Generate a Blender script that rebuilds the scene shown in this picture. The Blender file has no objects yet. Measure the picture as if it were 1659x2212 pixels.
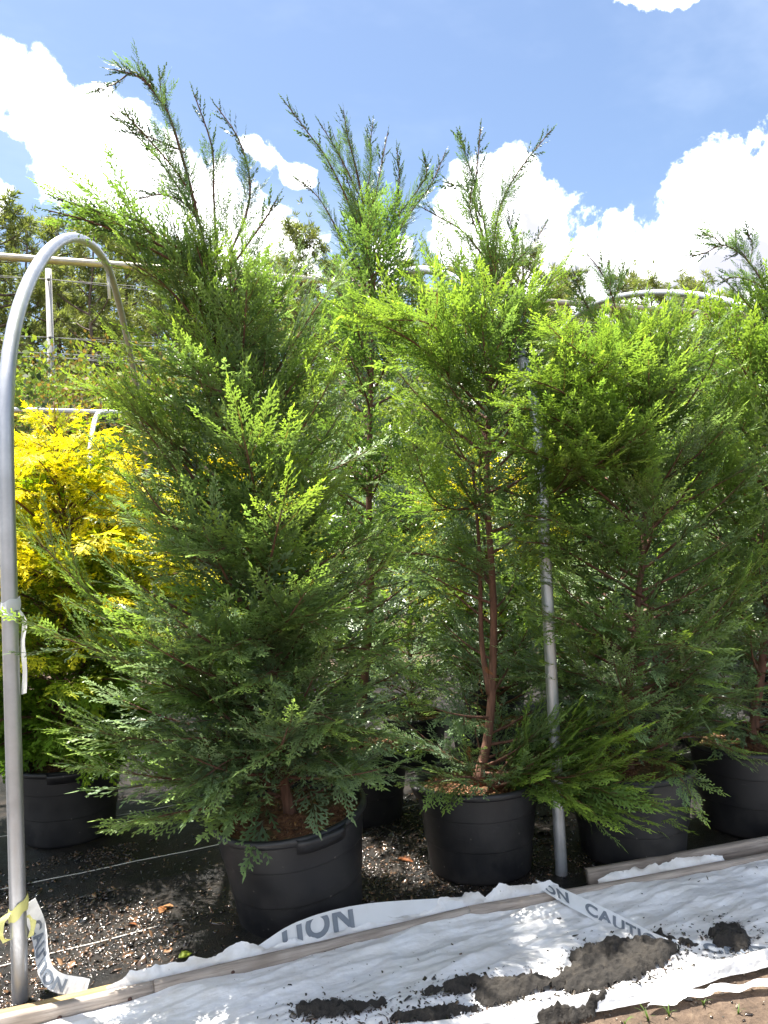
import bpy, bmesh, math, random
import numpy as np
from mathutils import Vector, Matrix

R = np.random.default_rng(7)
random.seed(7)
rad = math.radians
scene = bpy.context.scene
COL = scene.collection

# ------------------------------------------------------------------ camera
CAM = np.array([0.0, 0.0, 1.65])
YAW, PITCH, ROLL = 0.366, 0.0348, 0.044
FPX, CX, CY = 1660.0, 829.5, 1106.0          # focal length and centre in a 1659 x 2212 frame
fw = np.array([math.sin(YAW)*math.cos(PITCH), math.cos(YAW)*math.cos(PITCH), math.sin(PITCH)])
rt = np.array([math.cos(YAW), -math.sin(YAW), 0.0])
up = np.cross(rt, fw)
RT = rt*math.cos(ROLL) - up*math.sin(ROLL)
UP = up*math.cos(ROLL) + rt*math.sin(ROLL)
cd = bpy.data.cameras.new('camera')
cam = bpy.data.objects.new('camera', cd)
COL.objects.link(cam)
cd.sensor_fit = 'VERTICAL'
cd.sensor_height = 36.0
cd.lens = 36.0*FPX/2212.0
cd.clip_start, cd.clip_end = 0.05, 4000
m = Matrix.Identity(4)
for i in range(3):
    m[i][0], m[i][1], m[i][2], m[i][3] = RT[i], UP[i], -fw[i], CAM[i]
cam.matrix_world = m
scene.camera = cam

# ------------------------------------------------------------------ light
SUN_EL, SUN_AZ = rad(73), rad(-38)           # azimuth from +Y towards +X
sun_dir = Vector((math.sin(SUN_AZ)*math.cos(SUN_EL), math.cos(SUN_AZ)*math.cos(SUN_EL), math.sin(SUN_EL)))
ld = bpy.data.lights.new('sun', 'SUN')
ld.energy = 5.0
ld.angle = rad(0.5)
ld.color = (1.0, 0.955, 0.88)
sun = bpy.data.objects.new('sun', ld)
sun.rotation_euler = (-sun_dir).to_track_quat('-Z', 'Y').to_euler()
COL.objects.link(sun)
vs = scene.view_settings
vs.view_transform = 'Standard'
vs.look = 'None'
vs.gamma = 1.0
vs.use_curve_mapping = False
vs.exposure = 1.92
cy = scene.cycles
cy.max_bounces = 8
cy.diffuse_bounces = 4
cy.glossy_bounces = 3
cy.transmission_bounces = 5
cy.transparent_max_bounces = 8
cy.sample_clamp_indirect = 6.0
cy.caustics_reflective = False
cy.caustics_refractive = False


def pix(px, py):
    return fw + RT*(px-CX)/FPX - UP*(py-CY)/FPX


def at_y(px, py, Y):
    d = pix(px, py)
    return CAM + d*(Y/d[1])


def ground(px, py, z=0.0):
    d = pix(px, py)
    return CAM + d*((z-CAM[2])/d[2])


def far(px, py, depth):
    return CAM + pix(px, py)*depth


# ------------------------------------------------------------------ node helpers
class NT:
    def __init__(s, tree):
        s.t = tree

    def n(s, kind, **kw):
        nd = s.t.nodes.new(kind)
        ins = kw.pop('ins', {})
        for k, v in kw.items():
            setattr(nd, k, v)
        for k, v in ins.items():
            sock = nd.inputs[k]
            if isinstance(v, bpy.types.NodeSocket):
                s.t.links.new(v, sock)
            else:
                sock.default_value = v
        return nd

    def math(s, op, a, b=None, c=None, clamp=False):
        ins = {0: a}
        if b is not None:
            ins[1] = b
        if c is not None:
            ins[2] = c
        return s.n('ShaderNodeMath', operation=op, use_clamp=clamp, ins=ins).outputs[0]

    def mix(s, f, a, b, blend='MIX'):
        nd = s.t.nodes.new('ShaderNodeMix')
        nd.data_type = 'RGBA'
        nd.blend_type = blend
        for sock, v in ((nd.inputs[0], f), (nd.inputs[6], a), (nd.inputs[7], b)):
            if isinstance(v, bpy.types.NodeSocket):
                s.t.links.new(v, sock)
            else:
                sock.default_value = v if not (isinstance(v, tuple) and len(v) == 3) else (*v, 1)
        return nd.outputs[2]

    def noise(s, vec, scale, detail=4.0, rough=0.55, dim='3D'):
        nd = s.n('ShaderNodeTexNoise', noise_dimensions=dim, ins={'Scale': scale, 'Detail': detail, 'Roughness': rough})
        if vec is not None:
            s.t.links.new(vec, nd.inputs['Vector'])
        return nd.outputs['Fac']

    def ramp(s, f, stops):
        nd = s.n('ShaderNodeValToRGB', ins={0: f})
        cr = nd.color_ramp
        while len(cr.elements) > 1:
            cr.elements.remove(cr.elements[-1])
        for i, (p, c) in enumerate(stops):
            e = cr.elements[0] if i == 0 else cr.elements.new(p)
            e.position = p
            e.color = (*c, 1) if len(c) == 3 else c
        return nd.outputs[0]

    def map(s, v, a, b, c=0.0, d=1.0, smooth=False):
        nd = s.n('ShaderNodeMapRange', ins={0: v, 1: a, 2: b, 3: c, 4: d})
        if smooth:
            nd.interpolation_type = 'SMOOTHSTEP'
        return nd.outputs[0]


MATS = {}


def mat(name, fn):
    mt = bpy.data.materials.new(name)
    mt.use_nodes = True
    nt = NT(mt.node_tree)
    bs = mt.node_tree.nodes['Principled BSDF']
    out = mt.node_tree.nodes['Material Output']
    fn(nt, bs, out)
    MATS[name] = mt
    return mt


def link(nt, a, b):
    nt.t.links.new(a, b)


def objco(nt, scale=(1, 1, 1)):
    tc = nt.n('ShaderNodeTexCoord')
    mp = nt.n('ShaderNodeMapping', ins={'Vector': tc.outputs['Object'], 'Scale': scale})
    return mp.outputs[0]


def bump(nt, bs, h, dist, strength=1.0):
    b = nt.n('ShaderNodeBump', ins={'Height': h, 'Distance': dist, 'Strength': strength})
    link(nt, b.outputs[0], bs.inputs['Normal'])


# ------------------------------------------------------------------ sky
world = bpy.data.worlds.new('World')
scene.world = world
world.use_nodes = True
w = NT(world.node_tree)
world.node_tree.nodes.clear()
sky = w.n('ShaderNodeTexSky', sky_type='NISHITA', sun_disc=False, sun_elevation=SUN_EL, sun_rotation=SUN_AZ,
          altitude=50.0, air_density=1.0, dust_density=0.8, ozone_density=1.2)
tc = w.n('ShaderNodeTexCoord').outputs['Generated']
nz = w.n('ShaderNodeTexNoise', ins={'Vector': tc, 'Scale': 5.0, 'Detail': 3.0, 'Roughness': 0.55})
warp = w.n('ShaderNodeVectorMath', operation='MULTIPLY_ADD', ins={0: nz.outputs['Color'], 1: (0.10, 0.10, 0.10), 2: tc})
wv = w.n('ShaderNodeVectorMath', operation='SUBTRACT', ins={0: warp.outputs[0], 1: (0.05, 0.05, 0.05)}).outputs[0]
# cumulus: groups of puffs given by direction (frame pixel) and angular radius; more of them all round the sky
puffs = [(20, 195, 65), (95, 245, 85), (170, 295, 100), (260, 360, 108), (335, 405, 108), (400, 460, 120), (480, 520, 120), (560, 560, 110),
         (230, 250, 70), (300, 290, 60), (110, 210, 60), (30, 180, 60), (480, 430, 60), (-80, 190, 90), (-200, 220, 110), (620, 600, 90),
         (575, 345, 34), (612, 362, 36), (650, 385, 34),
         (1040, 460, 90), (1100, 430, 80), (1150, 480, 90), (1000, 520, 80), (1190, 560, 100), (1260, 590, 110), (1340, 580, 110),
         (1440, 600, 108), (1530, 465, 92), (1560, 430, 90), (1640, 420, 90), (1720, 440, 130), (1620, 560, 150), (1330, 500, 40),
         (1230, 530, 40), (1395, 525, 34), (1850, 500, 170), (2000, 560, 170), (-10, 420, 35), (45, 348, 16), (110, 385, 30), (1500, 640, 150), (1300, 660, 120),
         (1400, 5, 42), (1450, -5, 48), (1490, 0, 36), (1370, -30, 50), (840, 560, 60)]
dirs = []
for px, py, r in puffs:
    d = pix(px, py)
    d = d/np.linalg.norm(d)
    dirs.append((d, r/1800.0))
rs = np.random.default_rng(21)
for k in range(30):  # clouds out of frame, their number raised to add fill light
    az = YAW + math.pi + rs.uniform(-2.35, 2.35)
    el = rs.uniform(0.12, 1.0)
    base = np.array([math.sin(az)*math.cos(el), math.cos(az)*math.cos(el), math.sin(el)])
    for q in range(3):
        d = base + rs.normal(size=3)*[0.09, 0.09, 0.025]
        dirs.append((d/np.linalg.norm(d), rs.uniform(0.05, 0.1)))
field = None
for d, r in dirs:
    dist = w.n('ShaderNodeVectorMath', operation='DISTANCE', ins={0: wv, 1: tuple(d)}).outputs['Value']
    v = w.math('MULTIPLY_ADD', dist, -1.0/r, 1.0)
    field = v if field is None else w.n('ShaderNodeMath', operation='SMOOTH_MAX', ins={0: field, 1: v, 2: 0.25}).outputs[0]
fine = w.noise(wv, 16.0, 9.0, 0.66)
fine2 = w.noise(tc, 48.0, 6.0, 0.6)
fld = w.math('ADD', field, w.math('MULTIPLY', w.math('SUBTRACT', fine, 0.5), 1.8))
fld = w.math('ADD', fld, w.math('MULTIPLY', w.math('SUBTRACT', fine2, 0.5), 0.9))
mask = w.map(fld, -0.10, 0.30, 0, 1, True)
# thin veil over the whole sky
veil = w.map(w.noise(w.n('ShaderNodeMapping', ins={'Vector': tc, 'Scale': (1.2, 2.2, 3.0)}).outputs[0], 2.2, 5.0, 0.6), 0.42, 0.8, 0.0, 0.16, True)
shade = w.map(w.noise(tc, 6.0, 4.0, 0.55), 0.46, 0.60, 0, 1, True)
deep = w.map(fld, 0.35, 0.75, 0, 1, True)
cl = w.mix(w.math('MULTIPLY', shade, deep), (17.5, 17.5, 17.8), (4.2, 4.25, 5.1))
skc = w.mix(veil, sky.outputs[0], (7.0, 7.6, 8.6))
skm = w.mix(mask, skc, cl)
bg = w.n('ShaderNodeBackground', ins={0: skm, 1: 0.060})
ow = w.n('ShaderNodeOutputWorld', ins={0: bg.outputs[0]})


# ------------------------------------------------------------------ mesh helpers
def link_obj(name, me, material=None, parent=None):
    o = bpy.data.objects.new(name, me)
    COL.objects.link(o)
    if material is not None and me is not None and len(me.materials) == 0:
        me.materials.append(MATS[material] if isinstance(material, str) else material)
    if parent is not None:
        o.parent = parent
    return o


def tag(o, label=None, cat=None, group=None, kind=None):
    if label:
        o['label'] = label
    if cat:
        o['category'] = cat
    if group:
        o['group'] = group
    if kind:
        o['kind'] = kind
    return o


def empty(name, loc=(0, 0, 0), rz=0.0):
    o = bpy.data.objects.new(name, None)
    o.empty_display_size = 0.1
    o.location = loc
    o.rotation_euler = (0, 0, rz)
    COL.objects.link(o)
    return o


def copy_tree(o, parent=None):
    c = o.copy()
    COL.objects.link(c)
    c.parent = parent
    for ch in list(o.children):
        copy_tree(ch, c)
    return c


def mesh_np(name, V, Q, colors=None, smooth=False):
    """V (n,3), Q (m,k) all polygons with the same corner count."""
    V = np.ascontiguousarray(V, dtype=np.float32)
    Q = np.ascontiguousarray(Q, dtype=np.int32)
    me = bpy.data.meshes.new(name)
    me.vertices.add(len(V))
    me.vertices.foreach_set('co', V.ravel())
    k = Q.shape[1]
    me.loops.add(Q.size)
    me.loops.foreach_set('vertex_index', Q.ravel())
    me.polygons.add(len(Q))
    me.polygons.foreach_set('loop_start', np.arange(0, Q.size, k, dtype=np.int32))
    if smooth:
        me.polygons.foreach_set('use_smooth', np.ones(len(Q), dtype=bool))
    if colors is not None:
        at = me.attributes.new('Col', 'FLOAT_COLOR', 'POINT')
        c = np.ones((len(V), 4), dtype=np.float32)
        c[:, :3] = colors
        at.data.foreach_set('color', c.ravel())
    me.update(calc_edges=True)
    return me


class MB:
    """collects quads"""
    def __init__(s):
        s.V, s.Q, s.n, s.C = [], [], 0, []

    def add(s, V, Q, C=None):
        V = np.asarray(V, float)
        s.V.append(V)
        s.Q.append(np.asarray(Q, int)+s.n)
        s.n += len(V)
        if C is not None:
            s.C.append(np.broadcast_to(np.asarray(C, float), (len(V), 3)))

    def tube(s, pts, radii, sides=6, C=None, cap=True):
        pts = np.asarray(pts, float)
        n = len(pts)
        radii = np.broadcast_to(np.asarray(radii, float), (n,))
        T = np.gradient(pts, axis=0)
        T /= np.linalg.norm(T, axis=1)[:, None]+1e-9
        ref = np.array([0.13, 0.31, 0.94]) if abs(T[0, 2]) < .8 else np.array([0.9, 0.3, 0.1])
        A = np.cross(T, ref)
        A /= np.linalg.norm(A, axis=1)[:, None]+1e-9
        B = np.cross(T, A)
        a = np.arange(sides)*2*np.pi/sides
        V = pts[:, None] + radii[:, None, None]*(np.cos(a)[None, :, None]*A[:, None]+np.sin(a)[None, :, None]*B[:, None])
        V = V.reshape(-1, 3)
        i = np.arange(n-1)[:, None]*sides
        j = np.arange(sides)[None]
        Q = np.stack([i+j, i+(j+1) % sides, i+sides+(j+1) % sides, i+sides+j], -1).reshape(-1, 4)
        if cap:
            k = len(V)
            V = np.vstack([V, pts[0], pts[-1]])
            jj = np.arange(0, sides, 2)
            c0 = np.stack([np.full(len(jj), k), (jj+2) % sides, jj+1, jj], -1)
            c1 = np.stack([np.full(len(jj), k+1), (n-1)*sides+jj, (n-1)*sides+jj+1, (n-1)*sides+(jj+2) % sides], -1)
            Q = np.vstack([Q, c0, c1])
        s.add(V, Q, C)

    def box(s, lo, hi, C=None):
        x0, y0, z0 = lo
        x1, y1, z1 = hi
        V = [(x0, y0, z0), (x1, y0, z0), (x1, y1, z0), (x0, y1, z0), (x0, y0, z1), (x1, y0, z1), (x1, y1, z1), (x0, y1, z1)]
        Q = [(0, 3, 2, 1), (4, 5, 6, 7), (0, 1, 5, 4), (1, 2, 6, 5), (2, 3, 7, 6), (3, 0, 4, 7)]
        s.add(V, Q, C)

    def lathe(s, prof, seg=48, C=None, wob=None):
        prof = np.asarray(prof, float)
        a = np.arange(seg)*2*np.pi/seg
        V = np.stack([prof[:, None, 0]*np.cos(a), prof[:, None, 0]*np.sin(a), np.repeat(prof[:, 1:2], seg, 1)], -1)
        if wob is not None:
            f = wob(a[None, :], prof[:, 1:2])
            V[..., 0] *= f
            V[..., 1] *= f
        n = len(prof)
        i = np.arange(n-1)[:, None]*seg
        j = np.arange(seg)[None]
        Q = np.stack([i+j, i+(j+1) % seg, i+seg+(j+1) % seg, i+seg+j], -1).reshape(-1, 4)
        s.add(V.reshape(-1, 3), Q, C)

    def build(s, name, material, parent=None, smooth=True):
        me = mesh_np(name, np.vstack(s.V), np.vstack(s.Q), np.vstack(s.C) if s.C else None, smooth)
        return link_obj(name, me, material, parent)


def hash2(ix, iy, seed):
    h = (ix.astype(np.int64)*374761393 + iy.astype(np.int64)*668265263 + seed*1442695041) & 0x7fffffff
    h = ((h ^ (h >> 13))*1274126177) & 0x7fffffff
    return ((h ^ (h >> 16)) & 0xffff)/65535.0


def vn(x, y, seed=0):
    x = np.asarray(x, float)
    y = np.asarray(y, float)
    ix, iy = np.floor(x), np.floor(y)
    fx, fy = x-ix, y-iy
    fx = fx*fx*(3-2*fx)
    fy = fy*fy*(3-2*fy)
    a, b = hash2(ix, iy, seed), hash2(ix+1, iy, seed)
    c, d = hash2(ix, iy+1, seed), hash2(ix+1, iy+1, seed)
    return (a*(1-fx)+b*fx)*(1-fy)+(c*(1-fx)+d*fx)*fy


def fbm(x, y, seed=0, o=4):
    t, a, s = 0, 0.5, 0
    for k in range(o):
        t = t+a*vn(x*2**k, y*2**k, seed+k*17)
        s += a
        a *= 0.5
    return t/s


def ridge(x, y, seed=0, o=3):
    t, a = 0, 0.5
    for k in range(o):
        t = t+a*(1-abs(2*vn(x*2**k, y*2**k, seed+k*13)-1))**2
        a *= 0.5
    return t


def smooth_path(pts, n):
    """Catmull-Rom through the points, n samples."""
    P = np.asarray(pts, float)
    P = np.vstack([2*P[0]-P[1], P, 2*P[-1]-P[-2]])
    k = len(P)-3
    t = np.linspace(0, k-1e-6, n)
    i = t.astype(int)
    f = (t-i)[:, None]
    p0, p1, p2, p3 = P[i], P[i+1], P[i+2], P[i+3]
    return 0.5*(2*p1+(p2-p0)*f+(2*p0-5*p1+4*p2-p3)*f**2+(3*p1-p0-3*p2+p3)*f**3)


# ------------------------------------------------------------------ materials
def foliage(rough, trans, spec=0.35):
    def f(nt, bs, out):
        at = nt.n('ShaderNodeAttribute', attribute_name='Col').outputs['Color']
        link(nt, at, bs.inputs['Base Color'])
        bs.inputs['Roughness'].default_value = rough
        bs.inputs['Specular IOR Level'].default_value = spec
        tcol = nt.mix(1.0, at, (1.25, 1.3, 0.55), 'MULTIPLY')
        tr = nt.n('ShaderNodeBsdfTranslucent', ins={0: tcol})
        mx = nt.n('ShaderNodeMixShader', ins={0: trans, 1: bs.outputs[0], 2: tr.outputs[0]})
        link(nt, mx.outputs[0], out.inputs[0])
    return f


mat('cypress_foliage', foliage(0.38, 0.46, 0.7))
mat('gold_foliage', foliage(0.5, 0.42))
mat('pine_needles', foliage(0.5, 0.45))
mat('broad_leaves', foliage(0.6, 0.45, 0.25))


def m_bark(c1, c2, sc=(14, 14, 3)):
    def f(nt, bs, out):
        v = objco(nt, sc)
        n1 = nt.noise(v, 3.0, 6, 0.6)
        link(nt, nt.ramp(n1, [(0.3, c1), (0.7, c2)]), bs.inputs['Base Color'])
        bs.inputs['Roughness'].default_value = 0.85
        bump(nt, bs, n1, 0.01)
    return f


mat('cypress_bark', m_bark((0.07, 0.032, 0.02), (0.20, 0.095, 0.06)))
mat('pine_bark', m_bark((0.06, 0.045, 0.036), (0.19, 0.14, 0.11), (3, 3, 1)))
mat('grey_twig', m_bark((0.06, 0.05, 0.04), (0.14, 0.11, 0.09), (5, 5, 2)))


def m_metal(base, rust, rough):
    def f(nt, bs, out):
        v = objco(nt)
        n1 = nt.noise(v, 9.0, 5)
        n2 = nt.noise(v, 120.0, 3)
        c = nt.mix(nt.map(n1, 0.35, 0.7), tuple(x*0.8 for x in base), base)
        c = nt.mix(nt.math('MULTIPLY', nt.map(nt.noise(v, 2.3, 6, 0.65), 0.60-rust*0.12, 0.72), min(1.0, rust*1.4)), c, (0.23, 0.13, 0.045))
        link(nt, c, bs.inputs['Base Color'])
        bs.inputs['Metallic'].default_value = 0.75
        link(nt, nt.map(n2, 0.3, 0.7, rough-0.08, rough+0.1), bs.inputs['Roughness'])
        bump(nt, bs, n2, 0.0006, 0.4)
    return f


mat('galvanised', m_metal((0.50, 0.51, 0.53), 0.15, 0.42))
mat('old_pipe', m_metal((0.52, 0.48, 0.38), 0.6, 0.5))
mat('white_pipe', lambda nt, bs, out: (setattr(bs.inputs['Base Color'], 'default_value', (0.62, 0.63, 0.64, 1)), setattr(bs.inputs['Roughness'], 'default_value', 0.45)))


def m_wood(c1, c2, c3):
    def f(nt, bs, out):
        v = objco(nt, (2.0, 40, 40))
        g = nt.noise(v, 2.2, 8, 0.65)
        v2 = objco(nt)
        blot = nt.noise(v2, 4.0, 5)
        c = nt.ramp(g, [(0.28, c1), (0.5, c2), (0.75, c3)])
        c = nt.mix(nt.map(blot, 0.5, 0.75, 0, 0.65), c, (0.16, 0.125, 0.095))
        kn = nt.n('ShaderNodeTexVoronoi', ins={'Vector': objco(nt, (2.3, 9, 9)), 'Scale': 1.0}).outputs['Distance']
        c = nt.mix(nt.map(kn, 0.05, 0.16, 0.8, 0.0), c, (0.10, 0.055, 0.03))
        link(nt, c, bs.inputs['Base Color'])
        bs.inputs['Roughness'].default_value = 0.82
        bump(nt, bs, g, 0.003, 0.8)
    return f


mat('weathered_wood', m_wood((0.12, 0.094, 0.074), (0.31, 0.262, 0.222), (0.45, 0.39, 0.335)))
mat('tan_wood', m_wood((0.15, 0.10, 0.04), (0.32, 0.22, 0.09), (0.42, 0.31, 0.15)))


def m_pot(nt, bs, out):
    v = objco(nt)
    dust = nt.noise(v, 5.0, 5, 0.6)
    fine = nt.noise(v, 140.0, 3, 0.7)
    speck = nt.n('ShaderNodeTexVoronoi', ins={'Vector': v, 'Scale': 34.0, 'Randomness': 1.0}).outputs['Distance']
    keep = nt.map(nt.noise(v, 21.0, 2), 0.56, 0.64)
    low = nt.map(nt.n('ShaderNodeSeparateXYZ', ins={0: v}).outputs[2], 0.02, 0.34, 1.0, 0.15)
    c = nt.mix(nt.math('MULTIPLY', nt.map(dust, 0.4, 0.75), nt.math('MULTIPLY', low, 0.5)), (0.011, 0.011, 0.0125), (0.06, 0.054, 0.05))
    c = nt.mix(nt.math('MULTIPLY', nt.map(speck, 0.10, 0.16, 0.55, 0.0), keep), c, (0.16, 0.145, 0.125))
    scr = nt.map(nt.noise(objco(nt, (3, 3, 60)), 4.0, 3), 0.68, 0.72, 0, 0.25)
    c = nt.mix(scr, c, (0.10, 0.10, 0.10))
    link(nt, c, bs.inputs['Base Color'])
    link(nt, nt.map(dust, 0.3, 0.7, 0.36, 0.6), bs.inputs['Roughness'])
    bump(nt, bs, fine, 0.0006, 0.5)


mat('black_plastic', m_pot)


def m_peat(nt, bs, out):
    v = objco(nt)
    a = nt.noise(v, 55.0, 6, 0.7)
    b = nt.noise(v, 7.0, 4)
    c = nt.ramp(a, [(0.3, (0.03, 0.014, 0.008)), (0.5, (0.15, 0.06, 0.025)), (0.7, (0.30, 0.15, 0.06))])
    c = nt.mix(nt.map(b, 0.5, 0.62, 0, 0.7), c, (0.085, 0.095, 0.02))
    c = nt.mix(nt.map(nt.noise(v, 160.0, 2), 0.70, 0.74), c, (0.5, 0.46, 0.38))
    link(nt, c, bs.inputs['Base Color'])
    bs.inputs['Roughness'].default_value = 0.9
    bump(nt, bs, a, 0.012)


mat('potting_mix', m_peat)


def m_film(nt, bs, out):
    v = objco(nt)
    big = nt.noise(v, 2.3, 5, 0.6)
    grime = nt.noise(v, 11.0, 7, 0.7)
    speck = nt.n('ShaderNodeTexVoronoi', ins={'Vector': v, 'Scale': 30.0}).outputs['Distance']
    keep = nt.map(nt.noise(v, 6.0, 3), 0.44, 0.56)
    c = nt.mix(nt.map(grime, 0.42, 0.75, 0, 0.6), (0.86, 0.86, 0.87), (0.58, 0.53, 0.46))
    c = nt.mix(nt.map(big, 0.46, 0.7, 0, 0.45), c, (0.55, 0.51, 0.45))
    c = nt.mix(nt.math('MULTIPLY', nt.map(speck, 0.06, 0.13, 0.85, 0.0), keep), c, (0.12, 0.09, 0.065))
    link(nt, c, bs.inputs['Base Color'])
    bs.inputs['Roughness'].default_value = 0.33
    bs.inputs['Specular IOR Level'].default_value = 0.5
    h = nt.math('ADD', nt.noise(objco(nt, (0.8, 1.9, 1)), 5.0, 4, 0.5), nt.math('MULTIPLY', nt.noise(v, 30.0, 3, 0.5), 0.10))
    bump(nt, bs, h, 0.03, 0.9)
    tr = nt.n('ShaderNodeBsdfTranslucent', ins={0: (0.75, 0.75, 0.76, 1)})
    mx = nt.n('ShaderNodeMixShader', ins={0: 0.22, 1: bs.outputs[0], 2: tr.outputs[0]})
    link(nt, mx.outputs[0], out.inputs[0])


mat('white_film', m_film)


def m_tape(nt, bs, out):
    v = objco(nt)
    g = nt.noise(v, 14.0, 5)
    link(nt, nt.mix(nt.map(g, 0.45, 0.8, 0, 0.3), (0.82, 0.83, 0.84), (0.55, 0.52, 0.47)), bs.inputs['Base Color'])
    bs.inputs['Roughness'].default_value = 0.3
    bump(nt, bs, nt.noise(v, 30.0, 4), 0.003, 0.6)
    tr = nt.n('ShaderNodeBsdfTranslucent', ins={0: (0.8, 0.8, 0.8, 1)})
    mx = nt.n('ShaderNodeMixShader', ins={0: 0.35, 1: bs.outputs[0], 2: tr.outputs[0]})
    link(nt, mx.outputs[0], out.inputs[0])


mat('tape_film', m_tape)


def plain(c, r=0.6, spec=0.5):
    def f(nt, bs, out):
        bs.inputs['Base Color'].default_value = (*c, 1)
        bs.inputs['Roughness'].default_value = r
        bs.inputs['Specular IOR Level'].default_value = spec
    return f


mat('tape_ink', plain((0.13, 0.15, 0.18), 0.4))
mat('yellow_film', plain((0.62, 0.60, 0.22), 0.45))
mat('rusty_nail', plain((0.06, 0.025, 0.015), 0.7))
mat('wire_dark', plain((0.12, 0.12, 0.12), 0.6))
mat('cloth_thread', plain((0.5, 0.48, 0.44), 0.6))


def m_soil(nt, bs, out):
    v = objco(nt)
    a = nt.noise(v, 26.0, 7, 0.7)
    b = nt.noise(v, 3.0, 4)
    c = nt.ramp(a, [(0.3, (0.013, 0.011, 0.009)), (0.55, (0.022, 0.018, 0.014)), (0.75, (0.05, 0.041, 0.03))])
    c = nt.mix(nt.map(b, 0.5, 0.7, 0, 0.4), c, (0.03, 0.024, 0.017))
    link(nt, c, bs.inputs['Base Color'])
    bs.inputs['Roughness'].default_value = 0.85
    bump(nt, bs, a, 0.02)


mat('dark_soil', m_soil)


def m_ground(nt, bs, out):
    v = objco(nt)
    a = nt.noise(v, 18.0, 8, 0.7)
    b = nt.noise(v, 0.7, 5)
    c = nt.ramp(a, [(0.28, (0.05, 0.032, 0.02)), (0.55, (0.15, 0.10, 0.066)), (0.78, (0.27, 0.20, 0.135))])
    c = nt.mix(nt.map(b, 0.5, 0.68, 0, 0.75), c, (0.055, 0.07, 0.022))
    link(nt, c, bs.inputs['Base Color'])
    bs.inputs['Roughness'].default_value = 0.92
    bump(nt, bs, nt.math('ADD', a, nt.noise(v, 3.0, 4)), 0.05)


mat('bare_soil', m_ground)


def m_cloth(nt, bs, out):
    v = objco(nt)
    wv_ = nt.n('ShaderNodeTexWave', bands_direction='X', ins={'Vector': v, 'Scale': 120.0}).outputs['Fac']
    d = nt.noise(v, 6.0, 7, 0.65)
    f2 = nt.noise(v, 90.0, 4, 0.7)
    c = nt.mix(nt.map(d, 0.45, 0.7), (0.009, 0.0085, 0.008), (0.03, 0.022, 0.016))
    c = nt.mix(nt.map(f2, 0.6, 0.72, 0, 0.8), c, (0.05, 0.036, 0.025))
    link(nt, c, bs.inputs['Base Color'])
    link(nt, nt.map(d, 0.35, 0.65, 0.3, 0.6), bs.inputs['Roughness'])
    bs.inputs['Specular IOR Level'].default_value = 0.3
    bump(nt, bs, nt.math('ADD', nt.math('MULTIPLY', f2, 1.0), nt.math('MULTIPLY', wv_, 0.1)), 0.008, 0.9)


mat('weed_cloth', m_cloth)


def m_chips(nt, bs, out):
    at = nt.n('ShaderNodeAttribute', attribute_name='Col').outputs['Color']
    link(nt, at, bs.inputs['Base Color'])
    bs.inputs['Roughness'].default_value = 0.2
    bs.inputs['Specular IOR Level'].default_value = 0.9


mat('wet_chips', m_chips)
mat('dead_leaf', foliage(0.5, 0.25))
mat('grass_blade', foliage(0.5, 0.3))


# ------------------------------------------------------------------ ground
def build_ground():
    xs = np.concatenate([np.linspace(-600, -14, 12), np.arange(-12, 14.1, 0.5), np.linspace(16, 600, 12)])
    ys = np.concatenate([np.linspace(-400, -6, 8), np.arange(-4, 14.1, 0.5), np.linspace(16, 900, 16)])
    X, Y = np.meshgrid(xs, ys, indexing='ij')
    Z = np.where((abs(X) < 14) & (Y < 14), -0.012, -0.02)+0.05*np.clip((Y-9)/10, 0, 1)
    nx, ny = len(xs), len(ys)
    i = np.arange(nx-1)[:, None]*ny
    j = np.arange(ny-1)[None]
    Q = np.stack([i+j, i+ny+j, i+ny+j+1, i+j+1], -1).reshape(-1, 4)
    me = mesh_np('ground', np.stack([X, Y, Z], -1).reshape(-1, 3), Q, smooth=True)
    tag(link_obj('ground', me, 'bare_soil'), 'bare brown soil ground of the nursery yard', 'ground', kind='structure')


build_ground()


def grid_mesh(name, X, Y, Z, keep=None, smooth=True):
    nx, ny = X.shape
    i = np.arange(nx-1)[:, None]*ny
    j = np.arange(ny-1)[None]
    Q = np.stack([i+j, i+ny+j, i+ny+j+1, i+j+1], -1).reshape(-1, 4)
    V = np.stack([X, Y, Z], -1).reshape(-1, 3)
    if keep is not None:
        k = keep.reshape(-1)
        Q = Q[k[Q].all(1)]
        used = np.unique(Q)
        mp = np.full(len(V), -1)
        mp[used] = np.arange(len(used))
        V, Q = V[used], mp[Q]
    return mesh_np(name, V, Q, smooth=smooth)


def cloth_z(X, Y):
    z = 0.006+0.012*fbm(X*2.2, Y*2.2, 5)+0.010*ridge(X*0.9+0.3, Y*2.1, 9)
    fold = Y-(3.93+0.05*np.sin(X*2.2)+0.05*X)          # a long raised lap where two widths of cloth meet
    z = z+0.03*np.exp(-(fold/0.035)**2)*np.clip(1.4-abs(X-0.3), 0.15, 1)
    return z


xs = np.arange(-4.0, 8.01, 0.05)
ys = np.arange(3.06, 9.0, 0.04)
X, Y = np.meshgrid(xs, ys, indexing='ij')
cl_o = link_obj('ground_cloth', grid_mesh('ground_cloth', X, Y, cloth_z(X, Y)), 'weed_cloth')
tag(cl_o, 'black woven weed cloth covering the bed under the pots', 'ground cloth', kind='structure')
for k, (yy, x0, x1) in enumerate([(3.52, -1.6, 0.22), (4.3, -2, 6), (5.1, -2, 6)]):
    b = MB()
    px = np.linspace(x0, x1, 60)
    py = yy+0.02*np.sin(px*1.3)+0.045*px
    b.tube(np.stack([px, py, cloth_z(px, py)+0.002], -1), 0.0028, 4)
    b.build('thread_line', 'cloth_thread', cl_o)


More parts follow.
